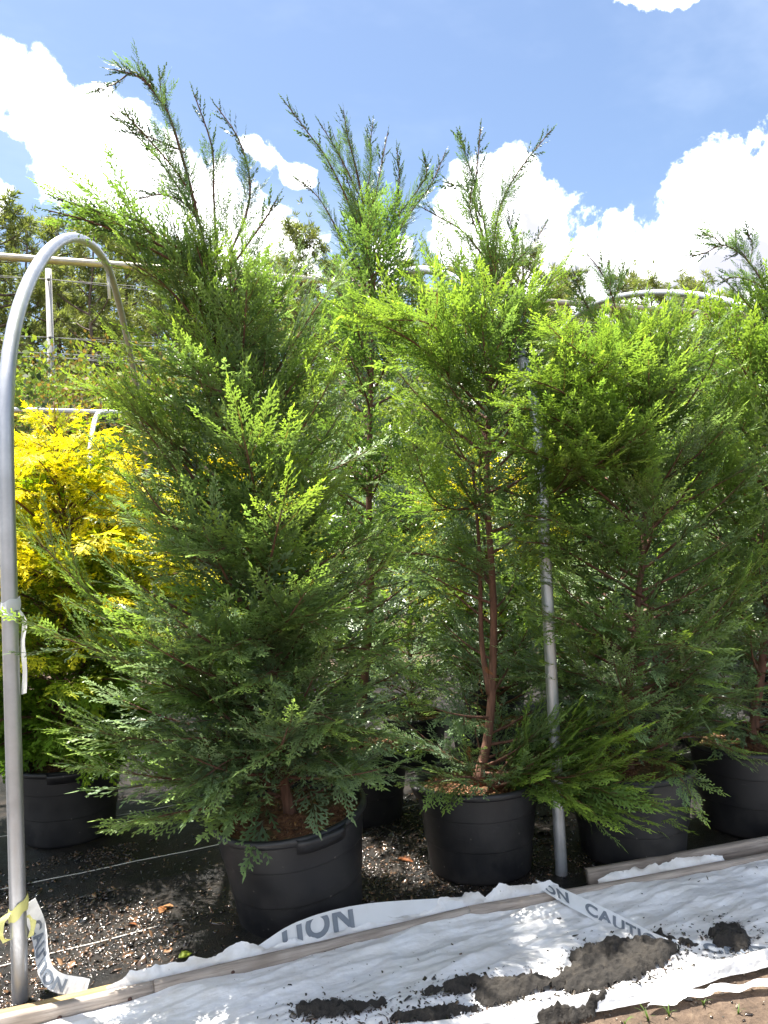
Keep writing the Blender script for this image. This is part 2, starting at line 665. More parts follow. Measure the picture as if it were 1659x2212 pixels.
def chips(name, n, region, size, label, seed, pal, zf, parent=None, dens=None):
    r = np.random.default_rng(seed)
    x0, x1, y0, y1 = region
    m3 = n*3 if dens is None or n > 5000 else n*14
    x, y = r.uniform(x0, x1, m3), r.uniform(y0, y1, m3)
    if dens is not None:
        ok = r.random(m3) < dens(x, y)
        x, y = x[ok], y[ok]
    x, y = x[:n], y[:n]
    n = len(x)
    s = size*np.exp(r.normal(0, 0.45, n))
    L, W, H = s*r.uniform(0.8, 1.8, n), s*r.uniform(0.4, 0.9, n), s*r.uniform(0.12, 0.45, n)
    base = np.array([(-1, -.6, 0), (.7, -1, .15), (1, .5, 0), (-.6, 1, .1), (-.5, -.4, 1), (.5, -.5, .8), (.6, .4, 1), (-.4, .5, .85)])
    Qb = np.array([(4, 5, 6, 7), (0, 1, 5, 4), (1, 2, 6, 5), (2, 3, 7, 6), (3, 0, 4, 7), (3, 2, 1, 0)])
    B = base[None]+r.normal(0, 0.16, (n, 8, 3))
    B = B*np.stack([L, W, H], -1)[:, None]/2
    tx, ty = r.normal(0, 0.45, n), r.normal(0, 0.45, n)
    B[..., 2] += B[..., 0]*tx[:, None]+B[..., 1]*ty[:, None]
    a = r.uniform(0, 6.28, n)
    c, si = np.cos(a)[:, None], np.sin(a)[:, None]
    Xr, Yr = B[..., 0]*c-B[..., 1]*si, B[..., 0]*si+B[..., 1]*c
    z = zf(x, y)
    V = np.stack([Xr+x[:, None], Yr+y[:, None], B[..., 2]+z[:, None]+(H*0.1)[:, None]], -1).reshape(-1, 3)
    Q = (Qb[None]+(np.arange(n)*8)[:, None, None]).reshape(-1, 4)
    ci = r.integers(0, len(pal), n)
    C = np.repeat(np.asarray(pal)[ci]*r.uniform(0.6, 1.3, (n, 1)), 8, axis=0)
    o = link_obj(name, mesh_np(name, V, Q, C), 'wet_chips', parent)
    tag(o, label, 'debris' if label else None, kind='stuff')
    return o


PAL = [(0.02, 0.015, 0.012), (0.026, 0.018, 0.013), (0.045, 0.027, 0.016), (0.012, 0.011, 0.010), (0.018, 0.014, 0.011), (0.09, 0.05, 0.028), (0.16, 0.09, 0.05)]
chips('bark_debris', 17000, (-1.2, 2.6, 3.14, 4.6), 0.011, 'wet dark bark chips and grit strewn over the black weed cloth', 3, PAL, cloth_z,
      dens=lambda x, y: np.clip((fbm(x*1.7+3, y*1.7, 31)-0.34)*5, 0.05, 1)*np.clip(1.2-abs(x-0.3)*0.45, 0.12, 1))
PAL2 = [(0.10, 0.07, 0.045), (0.06, 0.04, 0.026), (0.16, 0.115, 0.08), (0.03, 0.02, 0.015), (0.2, 0.16, 0.12)]
chips('soil_crumbs', 4500, (0.2, 5.5, 0.6, 2.6), 0.010, 'small brown soil crumbs and grit along the dirt path', 4, PAL2, lambda x, y: x*0-0.008)

# ------------------------------------------------------------------ pots


def pot(loc, tilt=(0, 0), rz=0.0, s=1.0, label='', group=None, handles=True, soil=True, dent=0.0):
    root = empty('plant_pot', loc, rz)
    root.rotation_euler = (tilt[0], tilt[1], rz)
    root.scale = (s, s, s)
    tag(root, label, 'pot', group)
    b = MB()
    prof = [(0.0, 0.0), (0.235, 0.0), (0.248, 0.006), (0.252, 0.02), (0.264, 0.150), (0.2645, 0.155), (0.2645, 0.157), (0.2685, 0.1563), (0.2692, 0.158), (0.2695, 0.165), (0.2835, 0.293), (0.2840, 0.299), (0.2840, 0.301), (0.2878, 0.3003), (0.2884, 0.302), (0.2888, 0.309),
            (0.300, 0.415), (0.300, 0.425), (0.296, 0.43), (0.292, 0.425), (0.280, 0.30), (0.262, 0.15), (0.25, 0.03), (0.0, 0.03)]
    wob = (lambda a, z: 1+dent*np.sin(2*a+1)*z*2+dent*0.6*np.sin(5*a+z*9)) if dent else None
    b.lathe(prof, 72, wob=wob)
    b.build('wall', 'black_plastic', root)
    r = MB()
    rim = [(0.297, 0.405), (0.310, 0.405), (0.3165, 0.411), (0.3175, 0.424), (0.313, 0.434), (0.304, 0.437), (0.296, 0.434), (0.294, 0.425), (0.297, 0.405)]
    r.lathe(rim, 72, wob=wob)
    rim_o = r.build('rim', 'black_plastic', root)
    if handles:
        for a0 in (-math.pi/2, math.pi/2):
            h = MB()
            a = np.linspace(a0-0.34, a0+0.34, 15)
            t = np.linspace(-1, 1, 15)
            out = 0.020*np.clip(1.25-abs(t)**4*1.25, 0, 1)+0.001
            prof2 = [(0.316, 0.415, 0), (0.316, 0.428, 1), (0.318, 0.432, 1), (0.315, 0.408, 1), (0.305, 0.372, 0.7), (0.298, 0.368, 0.05)]
            V = []
            for rr, z, k in prof2:
                V.append(np.stack([(rr+out*k-0.004)*np.cos(a), (rr+out*k-0.004)*np.sin(a), np.full(15, z)], -1))
            V = np.stack(V, 0)
            n0 = V.shape[0]
            i = np.arange(n0-1)[:, None]*15
            j = np.arange(14)[None]
            h.add(V.reshape(-1, 3), np.stack([i+j, i+j+1, i+15+j+1, i+15+j], -1).reshape(-1, 4))
            h.build('handle', 'black_plastic', rim_o)
    if soil:
        g = np.linspace(-0.295, 0.295, 60)
        X, Y = np.meshgrid(g, g, indexing='ij')
        q = np.sqrt(X**2+Y**2)
        sd = int(abs(loc[0]*100))
        Z = 0.385+0.045*(fbm(X*9+loc[0]*5, Y*9, sd)-0.5)+0.02*(fbm(X*40, Y*40, sd+3)-0.5)+0.02*np.exp(-(q/0.08)**2)
        f = np.where(q > 0.287, 0.287/np.maximum(q, 1e-6), 1)
        me = grid_mesh('soil', X*f, Y*f, Z, keep=q < 0.31)
        link_obj('soil', me, 'potting_mix', root)
        ch = chips('soil_bits', 320, (-0.19, 0.19, -0.24, 0.24), 0.008, None, sd, [(0.22, 0.11, 0.04), (0.14, 0.06, 0.025), (0.26, 0.17, 0.08), (0.1, 0.1, 0.03), (0.08, 0.04, 0.02)],
                   lambda x, y: 0*x+0.392, root)
        ch['kind'] = 'stuff'
    return root


# ------------------------------------------------------------------ cypress foliage
def kite(p, d, n, L, W, k=0.45):
    """flat leaf quad from p along d, plane normal n"""
    s = np.cross(n, d)
    return np.array([p, p+d*L*k+s*W/2, p+d*L, p+d*L*k-s*W/2])


def nrm(v):
    return v/(np.linalg.norm(v)+1e-9)


def plume(rng, nsp=16, flat=0.5, ang=(48, 28), slen=0.36, bw=0.018, bend=0.08, droop=0.0, blen=0.32, step=0.03):
    """one feathery branchlet, unit long along +x: V, Q, tipness, wood flag"""
    V, Q, T, Wd = [], [], [], []
    ax = np.array([1., 0, 0])

    def put(q, t, wdn=0.0):
        k = len(V)*4
        V.append(q)
        Q.append([k, k+1, k+2, k+3])
        T.append(t)
        Wd.append([wdn]*4)

    def axis(s):
        return np.array([s, 0.02*math.sin(s*5), bend*s*s])
    for i in range(4):                                        # woody axis then green tip
        a, b_ = axis(i/4), axis((i+1)/4)
        for nn in (np.array([0, 0, 1.]), np.array([0, 1., 0])):
            d = b_-a
            put(kite(a, nrm(d), nn, np.linalg.norm(d)*1.15, 0.016*(1.15-i*0.18)), [i/5]*4, 1.0 if i < 2 else 0.35 if i < 3 else 0)
    put(kite(axis(0.95), ax, np.array([0, 0, 1.]), 0.17, bw*1.0), [1]*4)
    for i in range(nsp):
        s = 0.04+0.93*(i+rng.uniform(-.3, .3))/nsp
        s = min(max(s, 0.03), 0.98)
        side = 1 if i % 2 else -1
        roll = rng.normal(0, flat)
        if rng.random() < 0.10:
            roll += rng.choice([-1.2, 1.2])
        A = rad(ang[0]+(ang[1]-ang[0])*s)*rng.uniform(0.85, 1.15)
        L = (slen*(1-s)**0.75+0.05)*rng.uniform(0.75, 1.2)*(0.7+0.3*min(1, s/0.15))
        lat = np.array([0, side*math.cos(roll), math.sin(roll)])
        d = nrm(ax*math.cos(A)+lat*math.sin(A)+np.array([0, 0, -droop]))
        n = nrm(np.cross(d, np.cross(np.array([0, 0, 1.]) if abs(d[2]) < .9 else ax, d))+rng.normal(0, 0.2, 3))
        n = nrm(n-d*np.dot(n, d))
        p = axis(s)
        put(kite(p, d, n, L, bw*0.95, 0.5), [s*.5, s*.5+.2, s*.5+.5, s*.5+.2])
        nb = max(4, int(L/step))
        for j in range(nb):
            u = 0.10+0.88*j/nb
            sd = 1 if j % 2 else -1
            sv = np.cross(n, d)*sd
            a2 = rad(rng.uniform(26, 39))
            dd = nrm(d*math.cos(a2)+sv*math.sin(a2)+n*rng.normal(0, 0.12)+np.array([0, 0, -droop*0.6]))
            l2 = (blen*L*(1-u)**0.6+0.028)*rng.uniform(0.8, 1.2)
            q0 = p+d*L*u+np.array([0, 0, -droop*0.3*L*u*u])
            t = 0.45*s+0.45*u
            put(kite(q0, dd, n, l2, bw, 0.55), [t, t+.1, t+.35, t+.1])
    return np.vstack(V), np.array(Q), np.clip(np.concatenate(T), 0, 1), np.concatenate(Wd)


pr = np.random.default_rng(11)
PL_FULL = [plume(pr, 15, flat=0.22, ang=(38, 20), slen=0.36, bw=0.026, step=0.046, blen=0.27) for _ in range(9)]
PL_LITE = [plume(pr, 12, flat=0.25, ang=(38, 20), slen=0.36, step=0.06, bw=0.034, blen=0.28) for _ in range(7)]
PL_SHOOT = [plume(pr, 9, flat=0.9, ang=(34, 22), slen=0.22, bw=0.085, bend=0.03, blen=0.34, step=0.10) for _ in range(6)]
PL_GOLD = [plume(pr, 12, flat=0.22, ang=(52, 30), slen=0.42, bw=0.042, bend=-0.12, droop=0.2, blen=0.36, step=0.055) for _ in range(6)]

DARK, MID, BLUE_SHADE, YOUNG = map(np.array, ((0.048, 0.096, 0.038), (0.115, 0.205, 0.056), (0.195, 0.270, 0.200), (0.255, 0.355, 0.06)))
GDARK, GMID, GYOUNG = map(np.array, ((0.085, 0.19, 0.018), (0.34, 0.42, 0.02), (0.83, 0.69, 0.02)))
WOOD = np.array([0.15, 0.085, 0.045])


class Crown:
    def __init__(s, rng, gold=False):
        s.rng, s.items, s.limbs, s.gold = rng, {}, MB(), gold

    def plume(s, lib, pos, d, nrmv, L, young, blue, dead=0.0):
        s.items.setdefault(id(lib), (lib, []))[1].append((pos, d, nrmv, L, young, blue, dead))

    def mesh(s, name):
        VV, QQ, CC, off = [], [], [], 0
        for lib, it in s.items.values():
            idx = s.rng.integers(0, len(lib), len(it))
            for k in range(len(lib)):
                sel = [it[i] for i in np.nonzero(idx == k)[0]]
                if not sel:
                    continue
                V, Q, T, Wd = lib[k]
                P = np.array([q[0] for q in sel])
                D = np.array([q[1] for q in sel])
                N = np.array([q[2] for q in sel])
                L = np.array([q[3] for q in sel])
                Y = np.array([q[4] for q in sel])[:, None, None]
                B = np.array([q[5] for q in sel])[:, None, None]
                De = np.array([q[6] for q in sel])[:, None, None]
                D /= np.linalg.norm(D, axis=1)[:, None]
                N = N-D*(N*D).sum(1)[:, None]
                N /= np.linalg.norm(N, axis=1)[:, None]+1e-9
                S = np.cross(N, D)
                M = np.stack([D, S, N], 1)*L[:, None, None]
                W = np.einsum('vj,kjc->kvc', V, M)+P[:, None]
                t = T[None, :, None]
                if s.gold:
                    a = GDARK+(GMID-GDARK)*np.clip(t*1.2*Y+0.1, 0, 1)
                    c = a+(GYOUNG-a)*np.clip(Y*1.25-0.25+0.35*(t-0.5), 0, 1)
                else:
                    md = MID+(BLUE_SHADE-MID)*B  # bluish sage puts cool skylit shade into the foliage colour
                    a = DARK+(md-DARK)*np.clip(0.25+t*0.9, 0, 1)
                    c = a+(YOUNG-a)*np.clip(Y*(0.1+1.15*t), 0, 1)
                    c = c*(0.74+0.62*t)  # inner shade and tip highlights strengthened in the colour itself
                    if lib is PL_SHOOT:
                        c = c*0.6
                c = c+(np.array([0.28, 0.10, 0.025])-c)*De
                wd = Wd[None, :, None]
                c = c+(WOOD*(0.7+0.6*Y)-c)*wd*0.85
                c = c*s.rng.uniform(0.82, 1.18, (len(sel), 1, 1))
                n = len(V)
                QQ.append((Q[None]+(np.arange(len(sel))*n)[:, None, None]).reshape(-1, 4)+off)
                VV.append(W.reshape(-1, 3))
                CC.append(c.reshape(-1, 3))
                off += n*len(sel)
        return mesh_np(name, np.vstack(VV), np.vstack(QQ), np.vstack(CC))

    def branch(s, pts, r0, lib, pl, sp, start=0.14, young=0.3, blue=0.3, ang=40, terminal=0.24, tilt=None, dead=0.0):
        """a limb carrying plumes; pts polyline"""
        rng = s.rng
        seg = np.linalg.norm(np.diff(pts, axis=0), axis=1)
        cum = np.r_[0, np.cumsum(seg)]
        Lt = cum[-1]
        s.limbs.tube(pts, np.linspace(r0, 0.0018, len(pts)), 5, cap=False)
        n = max(2, int(Lt*(1-start)/sp))
        roll0 = rng.uniform(0, 6.28)
        for i in range(n):
            f = start+(1-start)*(i+rng.uniform(-.35, .35))/n
            f = min(max(f, start*0.8), 0.985)
            x = f*Lt
            k = min(np.searchsorted(cum, x, 'right')-1, len(seg)-1)
            p = pts[k]+(pts[k+1]-pts[k])*((x-cum[k])/seg[k])
            b = (pts[k+1]-pts[k])/seg[k]
            side = nrm(np.cross(b, np.array([0, 0, 1.]))+1e-6)
            nn = np.cross(side, b)
            r = (0 if i % 2 else math.pi)+rng.normal(0, 0.38)
            if rng.random() < 0.2:
                r = rng.uniform(0, 6.28)
            lat = side*math.cos(r)+nn*math.sin(r)
            A = rad(ang*(1.15-0.45*f))*rng.uniform(0.8, 1.2)
            d = nrm(b*math.cos(A)+lat*math.sin(A)+np.array([0, 0, rng.uniform(-0.05, 0.22)]))
            d = nrm(d+np.array([0, 0, -0.25 if s.gold else -0.22*blue]))
            L = pl*(0.42+0.75*(1-f)**0.6)*rng.uniform(0.7, 1.2)
            L = min(L, Lt*0.6+0.05)
            nv = nn+rng.normal(0, 0.22, 3)
            y = young*(0.35+0.9*f)*rng.uniform(0.3, 1.5)
            s.plume(lib, p, d, nv, L, min(1, y), min(1, max(0, blue+rng.normal(0, .2))), dead)
        b = nrm(pts[-1]-pts[-2])
        s.plume(lib, pts[-1]-b*0.04, b, nrm(np.cross(np.cross(b, [0, 0, 1.]), b))+rng.normal(0, .3, 3), terminal, min(1, young*1.35), blue*0.6, dead)


def cypress(name, label, group, trunk, r0, prof, nbr, seed, lean=None, lib=PL_FULL, pl=0.32, sp=0.053, shoots=(), Ysh=3.4, gap=None, shade_low=0.95,
            low_extra=(), young_k=1.0, elev=(9, 64), zlow=0.03, ftop=0.93, gold=False, fork=None, deads=(), lowstart=0.13):
    rng = np.random.default_rng(seed)
    T = smooth_path(trunk, 40)
    base = T[0].copy()
    root = empty(name, tuple(base))
    tag(root, label, 'tree', group)
    cr = Crown(rng, gold)
    T = T-base
    H = T[-1, 2]
    tb = MB()
    tt = np.linspace(0, 1, 40)
    tb.tube(T, r0*(1-0.86*tt**0.9)*(1+0.35*np.exp(-tt*30)), 9)
    if fork is not None:
        F = smooth_path(np.asarray(fork)-base, 16)
        tb.tube(F, np.linspace(r0*0.62, r0*0.25, 16), 8)
    tb.build('trunk', 'cypress_bark', root)
    ga = 2.399
    pz = np.array([q[0] for q in prof])
    pw = np.array([q[1] for q in prof])
    az0 = rng.uniform(0, 6.28)
    for i in range(nbr):
        f = zlow+(ftop-zlow)*(max(0.0, i+rng.uniform(-.4, .4))/nbr)**1.18
        f = min(max(f, 0.015), ftop)
        az = az0+i*ga+rng.normal(0, 0.35)
        L = np.interp(f, pz, pw)*rng.uniform(0.72, 1.18)
        dirh = np.array([math.cos(az), math.sin(az), 0])
        if lean is not None:
            L *= 1+np.dot(dirh[:2], lean)*np.clip((0.6-f)/0.2, -0.4, 1)
        if gap is not None and gap(f, dirh, rng):
            continue
        e0 = rad(elev[0]+(elev[1]-elev[0])*f+rng.normal(0, 9))
        e1 = e0+rad(rng.uniform(8, 30)) if not gold else e0-rad(rng.uniform(25, 55))
        p0 = np.array([np.interp(f, tt, T[:, k]) for k in range(3)])
        m_ = 9
        e = np.linspace(e0, e1, m_)
        dz = rng.normal(0, 0.12)
        az_l = az+np.linspace(0, 1, m_)*dz*2
        ds = L/(m_-1)
        st = np.stack([np.cos(e)*np.cos(az_l), np.cos(e)*np.sin(az_l), np.sin(e)], -1)*ds
        pts = p0+np.vstack([np.zeros(3), np.cumsum(st[:-1], 0)])
        low = np.clip(1.15-f/0.62, 0, 1)  # lower boughs take more of the painted cool shade
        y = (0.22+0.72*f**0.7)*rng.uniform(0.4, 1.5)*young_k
        if gold:
            y = np.clip((f-0.10)*1.9, 0.02, 1)*rng.uniform(0.75, 1.15)
        cr.branch(pts, 0.004+0.009*L, lib, pl*(0.7+0.5*min(1, L/0.6)), sp, 0.13 if f > 0.3 else lowstart, y, shade_low*low*rng.uniform(0.5, 1.1), terminal=min(0.26, 0.12+0.2*L))
    for pts, Yy, rr in shoots:                               # slender leaders and long side shoots
        P = [at_y(px, py, Ysh+Yy*(k/(len(pts)-1))) for k, (px, py) in enumerate(pts)]
        P = smooth_path(P, 14)-base
        Ls = np.linalg.norm(np.diff(P, axis=0), axis=1).sum()
        cr.limbs.tube(P, np.linspace(rr, 0.0024, 14), 5, cap=False)
        n = int(Ls/0.021)
        for q in range(n):
            f = 0.10+0.88*q/n
            k = min(int(f*13), 12)
            p = P[k]+(P[k+1]-P[k])*(f*13-k)
            b = nrm(P[k+1]-P[k])
            r = q*2.399+rng.normal(0, .5)
            s1 = nrm(np.cross(b, [0.2, 0.9, 0.3]))
            lat = s1*math.cos(r)+np.cross(s1, b)*math.sin(r)*0.6
            A = rad(rng.uniform(18, 36))
            d = nrm(b*math.cos(A)+lat*math.sin(A)+np.array([0, 0, 0.08]))
            dense = f < 0.62
            L = (0.13*(1-f)**0.65+0.042)*rng.uniform(0.7, 1.2)
            if not dense and rng.random() < 0.28:
                continue
            cr.plume(PL_FULL if (dense and L > .1) else PL_SHOOT, p, d, rng.normal(0, 1, 3), L, 0.22*rng.uniform(0.2, 1.3)*(1-f), 0.15)
        b = nrm(P[-1]-P[-2])
        cr.plume(PL_SHOOT, P[-1]-b*0.02, b, rng.normal(0, 1, 3), 0.07, 0.1, 0.4)
    for pts, Y0, Y1, y, bl in low_extra:                     # large boughs that stand out
        P = [at_y(px, py, Y0+(Y1-Y0)*(k/(len(pts)-1))) for k, (px, py) in enumerate(pts)]
        P = smooth_path(P, 12)-base
        cr.branch(P, 0.009, lib, pl*1.2, sp*0.6, 0.10, y, bl, terminal=0.26)
    for px, py, Yd, L in deads:
        q = at_y(px, py, Yd)-base
        cr.plume(lib, q, nrm(np.array([rng.normal(0, .4), -0.2, -0.9])), rng.normal(0, 1, 3), L, 0.2, 0.0, 1.0)
    lm = cr.limbs.build('branches', 'cypress_bark', root)
    me = cr.mesh('crown')
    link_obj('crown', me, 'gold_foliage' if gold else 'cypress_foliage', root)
    return root


# ------------------------------------------------------------------ pots and trees of the bed
POT_G = 'large black nursery pots in the bed'
p1, p2, p3, p4, pB, pF = (0.835, 3.42, 0.012), (1.76, 3.47, 0.012), (2.53, 3.28, 0.012), (3.34, 3.27, 0.012), (1.46, 4.42, 0.012), (-0.16, 4.95, 0.012)
pot(p1, (rad(1.5), rad(-6)), rad(10), 1.09, 'tilted black pot behind the tape printed with grey lettering', POT_G)
pot(p2, (0, rad(1)), rad(75), 1.0, 'black pot standing just left of the bare grey pole', POT_G)
pot(p3, (0, 0), rad(-37), 1.02, 'dusty black pot with dented side standing just right of the bare grey pole', POT_G, dent=0.012)
pot(p4, (0, 0), rad(30), 1.06, 'scratched black pot beside the dented one, behind the doubled planks', POT_G, dent=0.006)
pot(pB, (0, 0), 0, 1.0, 'black pot in deep shade behind the gap between the two front pots', POT_G)
pot(pF, (0, 0), 0, 1.0, 'black pot in shade under the golden cypress', POT_G)

# A: the big left tree
A = [at_y(618, 1790, p1[1]), at_y(598, 1600, 3.42), at_y(572, 1350, 3.44), at_y(545, 1050, 3.46), at_y(505, 820, 3.46), at_y(465, 640, 3.45), at_y(440, 520, 3.44), at_y(412, 400, 3.42)]
A[0] = np.array([0.80, 3.42, 0.42])
A_sh = [([(425, 470), (408, 390), (370, 262), (345, 215), (300, 166), (245, 150)], 0.0, 0.008), ([(330, 190), (290, 156), (250, 180), (210, 195)], 0.02, 0.004),
        ([(352, 240), (348, 200), (345, 165)], 0.02, 0.003),
        ([(470, 560), (462, 430), (458, 320), (420, 205)], -0.12, 0.006), ([(490, 560), (530, 470), (540, 390), (515, 300), (468, 230)], 0.12, 0.007),
        ([(440, 500), (395, 420), (330, 330), (240, 240)], 0.1, 0.006), ([(425, 440), (380, 370), (320, 300), (270, 245)], -0.1, 0.005),
        ([(490, 590), (540, 520), (575, 470), (598, 430)], -0.15, 0.006), ([(480, 600), (420, 560), (320, 500), (200, 455), (125, 428)], -0.1, 0.008),
        ([(470, 640), (400, 580), (290, 520), (200, 480), (105, 455)], -0.25, 0.008), ([(400, 330), (380, 320), (310, 290), (275, 270)], 0.05, 0.004),
        ([(430, 480), (400, 440), (350, 420), (300, 430)], -0.12, 0.004)]
A_low = [([(585, 1480), (560, 1400), (540, 1380), (500, 1400)], 3.4, 2.95, 0.4, 0.6), ([(580, 1420), (620, 1340), (650, 1330), (690, 1350)], 3.4, 2.95, 0.5, 0.5), ([(590, 1560), (600, 1480), (590, 1450), (560, 1470)], 3.4, 2.95, 0.4, 0.7), ([(570, 1300), (540, 1220), (510, 1180), (470, 1190)], 3.42, 3.0, 0.5, 0.4), ([(595, 1620), (640, 1560), (680, 1540), (730, 1560)], 3.4, 2.95, 0.4, 0.7), ([(550, 1150), (560, 1060), (590, 1010), (610, 960)], 3.44, 3.0, 0.6, 0.2), ([(590, 1560), (480, 1480), (330, 1400), (200, 1290), (75, 1160)], 3.42, 3.3, 0.55, 0.3), ([(585, 1600), (450, 1500), (270, 1430), (120, 1370)], 3.4, 3.15, 0.5, 0.5),
         ([(600, 1680), (480, 1600), (330, 1600), (200, 1580)], 3.4, 3.1, 0.45, 0.6), ([(600, 1700), (480, 1690), (350, 1680), (220, 1660)], 3.4, 3.05, 0.4, 0.7),
         ([(600, 1720), (500, 1740), (410, 1750), (320, 1770)], 3.4, 3.1, 0.35, 0.7), ([(560, 1300), (470, 1120), (380, 980), (260, 860)], 3.44, 3.2, 0.6, 0.15),
         ([(545, 1000), (470, 930), (380, 880), (210, 850)], 3.44, 3.5, 0.6, 0.2), ([(590, 1500), (680, 1420), (780, 1400), (860, 1440)], 3.4, 3.2, 0.6, 0.3),
         ([(590, 1640), (690, 1600), (760, 1580), (830, 1590)], 3.4, 3.1, 0.45, 0.6), ([(530, 950), (600, 800), (660, 700), (715, 620)], 3.46, 3.4, 0.45, 0.3),
         ([(560, 1250), (640, 1180), (680, 1120), (660, 1050)], 3.44, 3.1, 0.8, 0.0), ([(580, 1400), (640, 1260), (690, 1220), (800, 1160)], 3.44, 3.15, 0.6, 0.1),
         ([(600, 1700), (640, 1660), (690, 1640), (740, 1660)], 3.4, 3.12, 0.3, 0.8), ([(590, 1680), (550, 1640), (500, 1640), (440, 1680)], 3.38, 3.05, 0.35, 0.8), ([(560, 900), (500, 860), (440, 830), (380, 800)], 3.4, 3.1, 0.4, 0.3), ([(465, 650), (400, 570), (320, 515), (190, 452)], 3.44, 3.3, 0.35, 0.0), ([(460, 620), (390, 540), (310, 495), (200, 455)], 3.44, 3.5, 0.3, 0.1), 
         ([(500, 800), (430, 700), (360, 620), (290, 570)], 3.45, 3.35, 0.7, 0.0), ([(510, 850), (560, 720), (610, 650), (635, 580)], 3.45, 3.6, 0.5, 0.1)]
cypress('cypress_tree', 'tallest cypress with nodding tip growing in the tilted pot', 'green cypresses in the bed', A, 0.024,
        [(0.0, 0.4), (0.12, 0.6), (0.3, 0.68), (0.45, 0.56), (0.6, 0.36), (0.72, 0.22), (0.8, 0.14), (1, 0.08)], 126, 101, ftop=0.80, gap=lambda f, d, r: f < 0.07 and d[1] < -0.35, lean=np.array([-0.14, -0.06]), shoots=A_sh, Ysh=3.43, low_extra=A_low)

# B: the slim dark tree standing behind
B = [at_y(835, 1640, pB[1]), at_y(800, 1300, 4.42), at_y(797, 1100, 4.42), at_y(800, 880, 4.42), at_y(806, 700, 4.42), at_y(800, 560, 4.42), at_y(782, 430, 4.42), at_y(765, 350, 4.42)]
B[0] = np.array([pB[0], pB[1], 0.39])
B_sh = [([(785, 440), (768, 360), (750, 290), (742, 238)], 0.0, 0.008), ([(800, 600), (770, 480), (710, 350), (660, 280), (615, 220)], -0.1, 0.007),
        ([(795, 480), (815, 400), (838, 285)], 0.1, 0.006), ([(810, 560), (850, 470), (862, 390), (857, 320)], -0.1, 0.006), ([(815, 590), (880, 470), (930, 400), (962, 330)], 0.05, 0.007),
        ([(790, 620), (740, 520), (690, 430), (640, 385)], 0.1, 0.006), ([(785, 450), (800, 370), (800, 310), (805, 265)], 0.05, 0.005), ([(775, 420), (730, 330), (690, 265)], -0.05, 0.005),
        ([(810, 520), (880, 440), (920, 380), (915, 340)], -0.15, 0.005), ([(800, 600), (780, 500), (760, 420), (720, 290)], 0.15, 0.006)]
cypress('cypress_tree', 'slim dark cypress standing behind the two front pots, bare black trunk showing', 'green cypresses in the bed', B, 0.026,
        [(0.0, 0.36), (0.15, 0.5), (0.4, 0.55), (0.6, 0.46), (0.72, 0.3), (0.82, 0.14), (1, 0.08)], 84, 102, ftop=0.82, lib=PL_LITE, shoots=B_sh, Ysh=4.42, sp=0.052, young_k=0.4, shade_low=0.3,
        gap=lambda f, d, r: 0.2 < f < 0.55 and d[1] < -0.3 and r.random() < 0.4)

# C: centre right, two stems
C = [at_y(1062, 1700, p2[1]), at_y(1058, 1560, 3.48), at_y(1066, 1320, 3.5), at_y(1052, 1050, 3.5), at_y(1058, 850, 3.5), at_y(1064, 700, 3.5), at_y(1058, 560, 3.5), at_y(1038, 440, 3.5)]
C[0] = np.array([p2[0], p2[1], 0.40])
C_fork = [at_y(1057, 1500, 3.49), at_y(1040, 1380, 3.54), at_y(1036, 1200, 3.56), at_y(1020, 1000, 3.6)]
C_sh = [([(1045, 520), (1025, 440), (1030, 370), (1038, 278)], 0.0, 0.006), ([(1060, 560), (1080, 450), (1120, 370), (1190, 282)], -0.08, 0.006), ([(1040, 470), (1005, 410), (965, 395)], 0.08, 0.004),
        ([(1035, 420), (1010, 350), (992, 295)], 0.05, 0.003), ([(1070, 620), (1110, 570), (1150, 530), (1178, 485)], 0.1, 0.006), ([(1100, 590), (1112, 530), (1100, 470)], 0.0, 0.004),
        ([(1050, 560), (1000, 500), (950, 470), (915, 450)], -0.1, 0.005), ([(1030, 500), (1015, 450), (1020, 400)], -0.1, 0.004)]
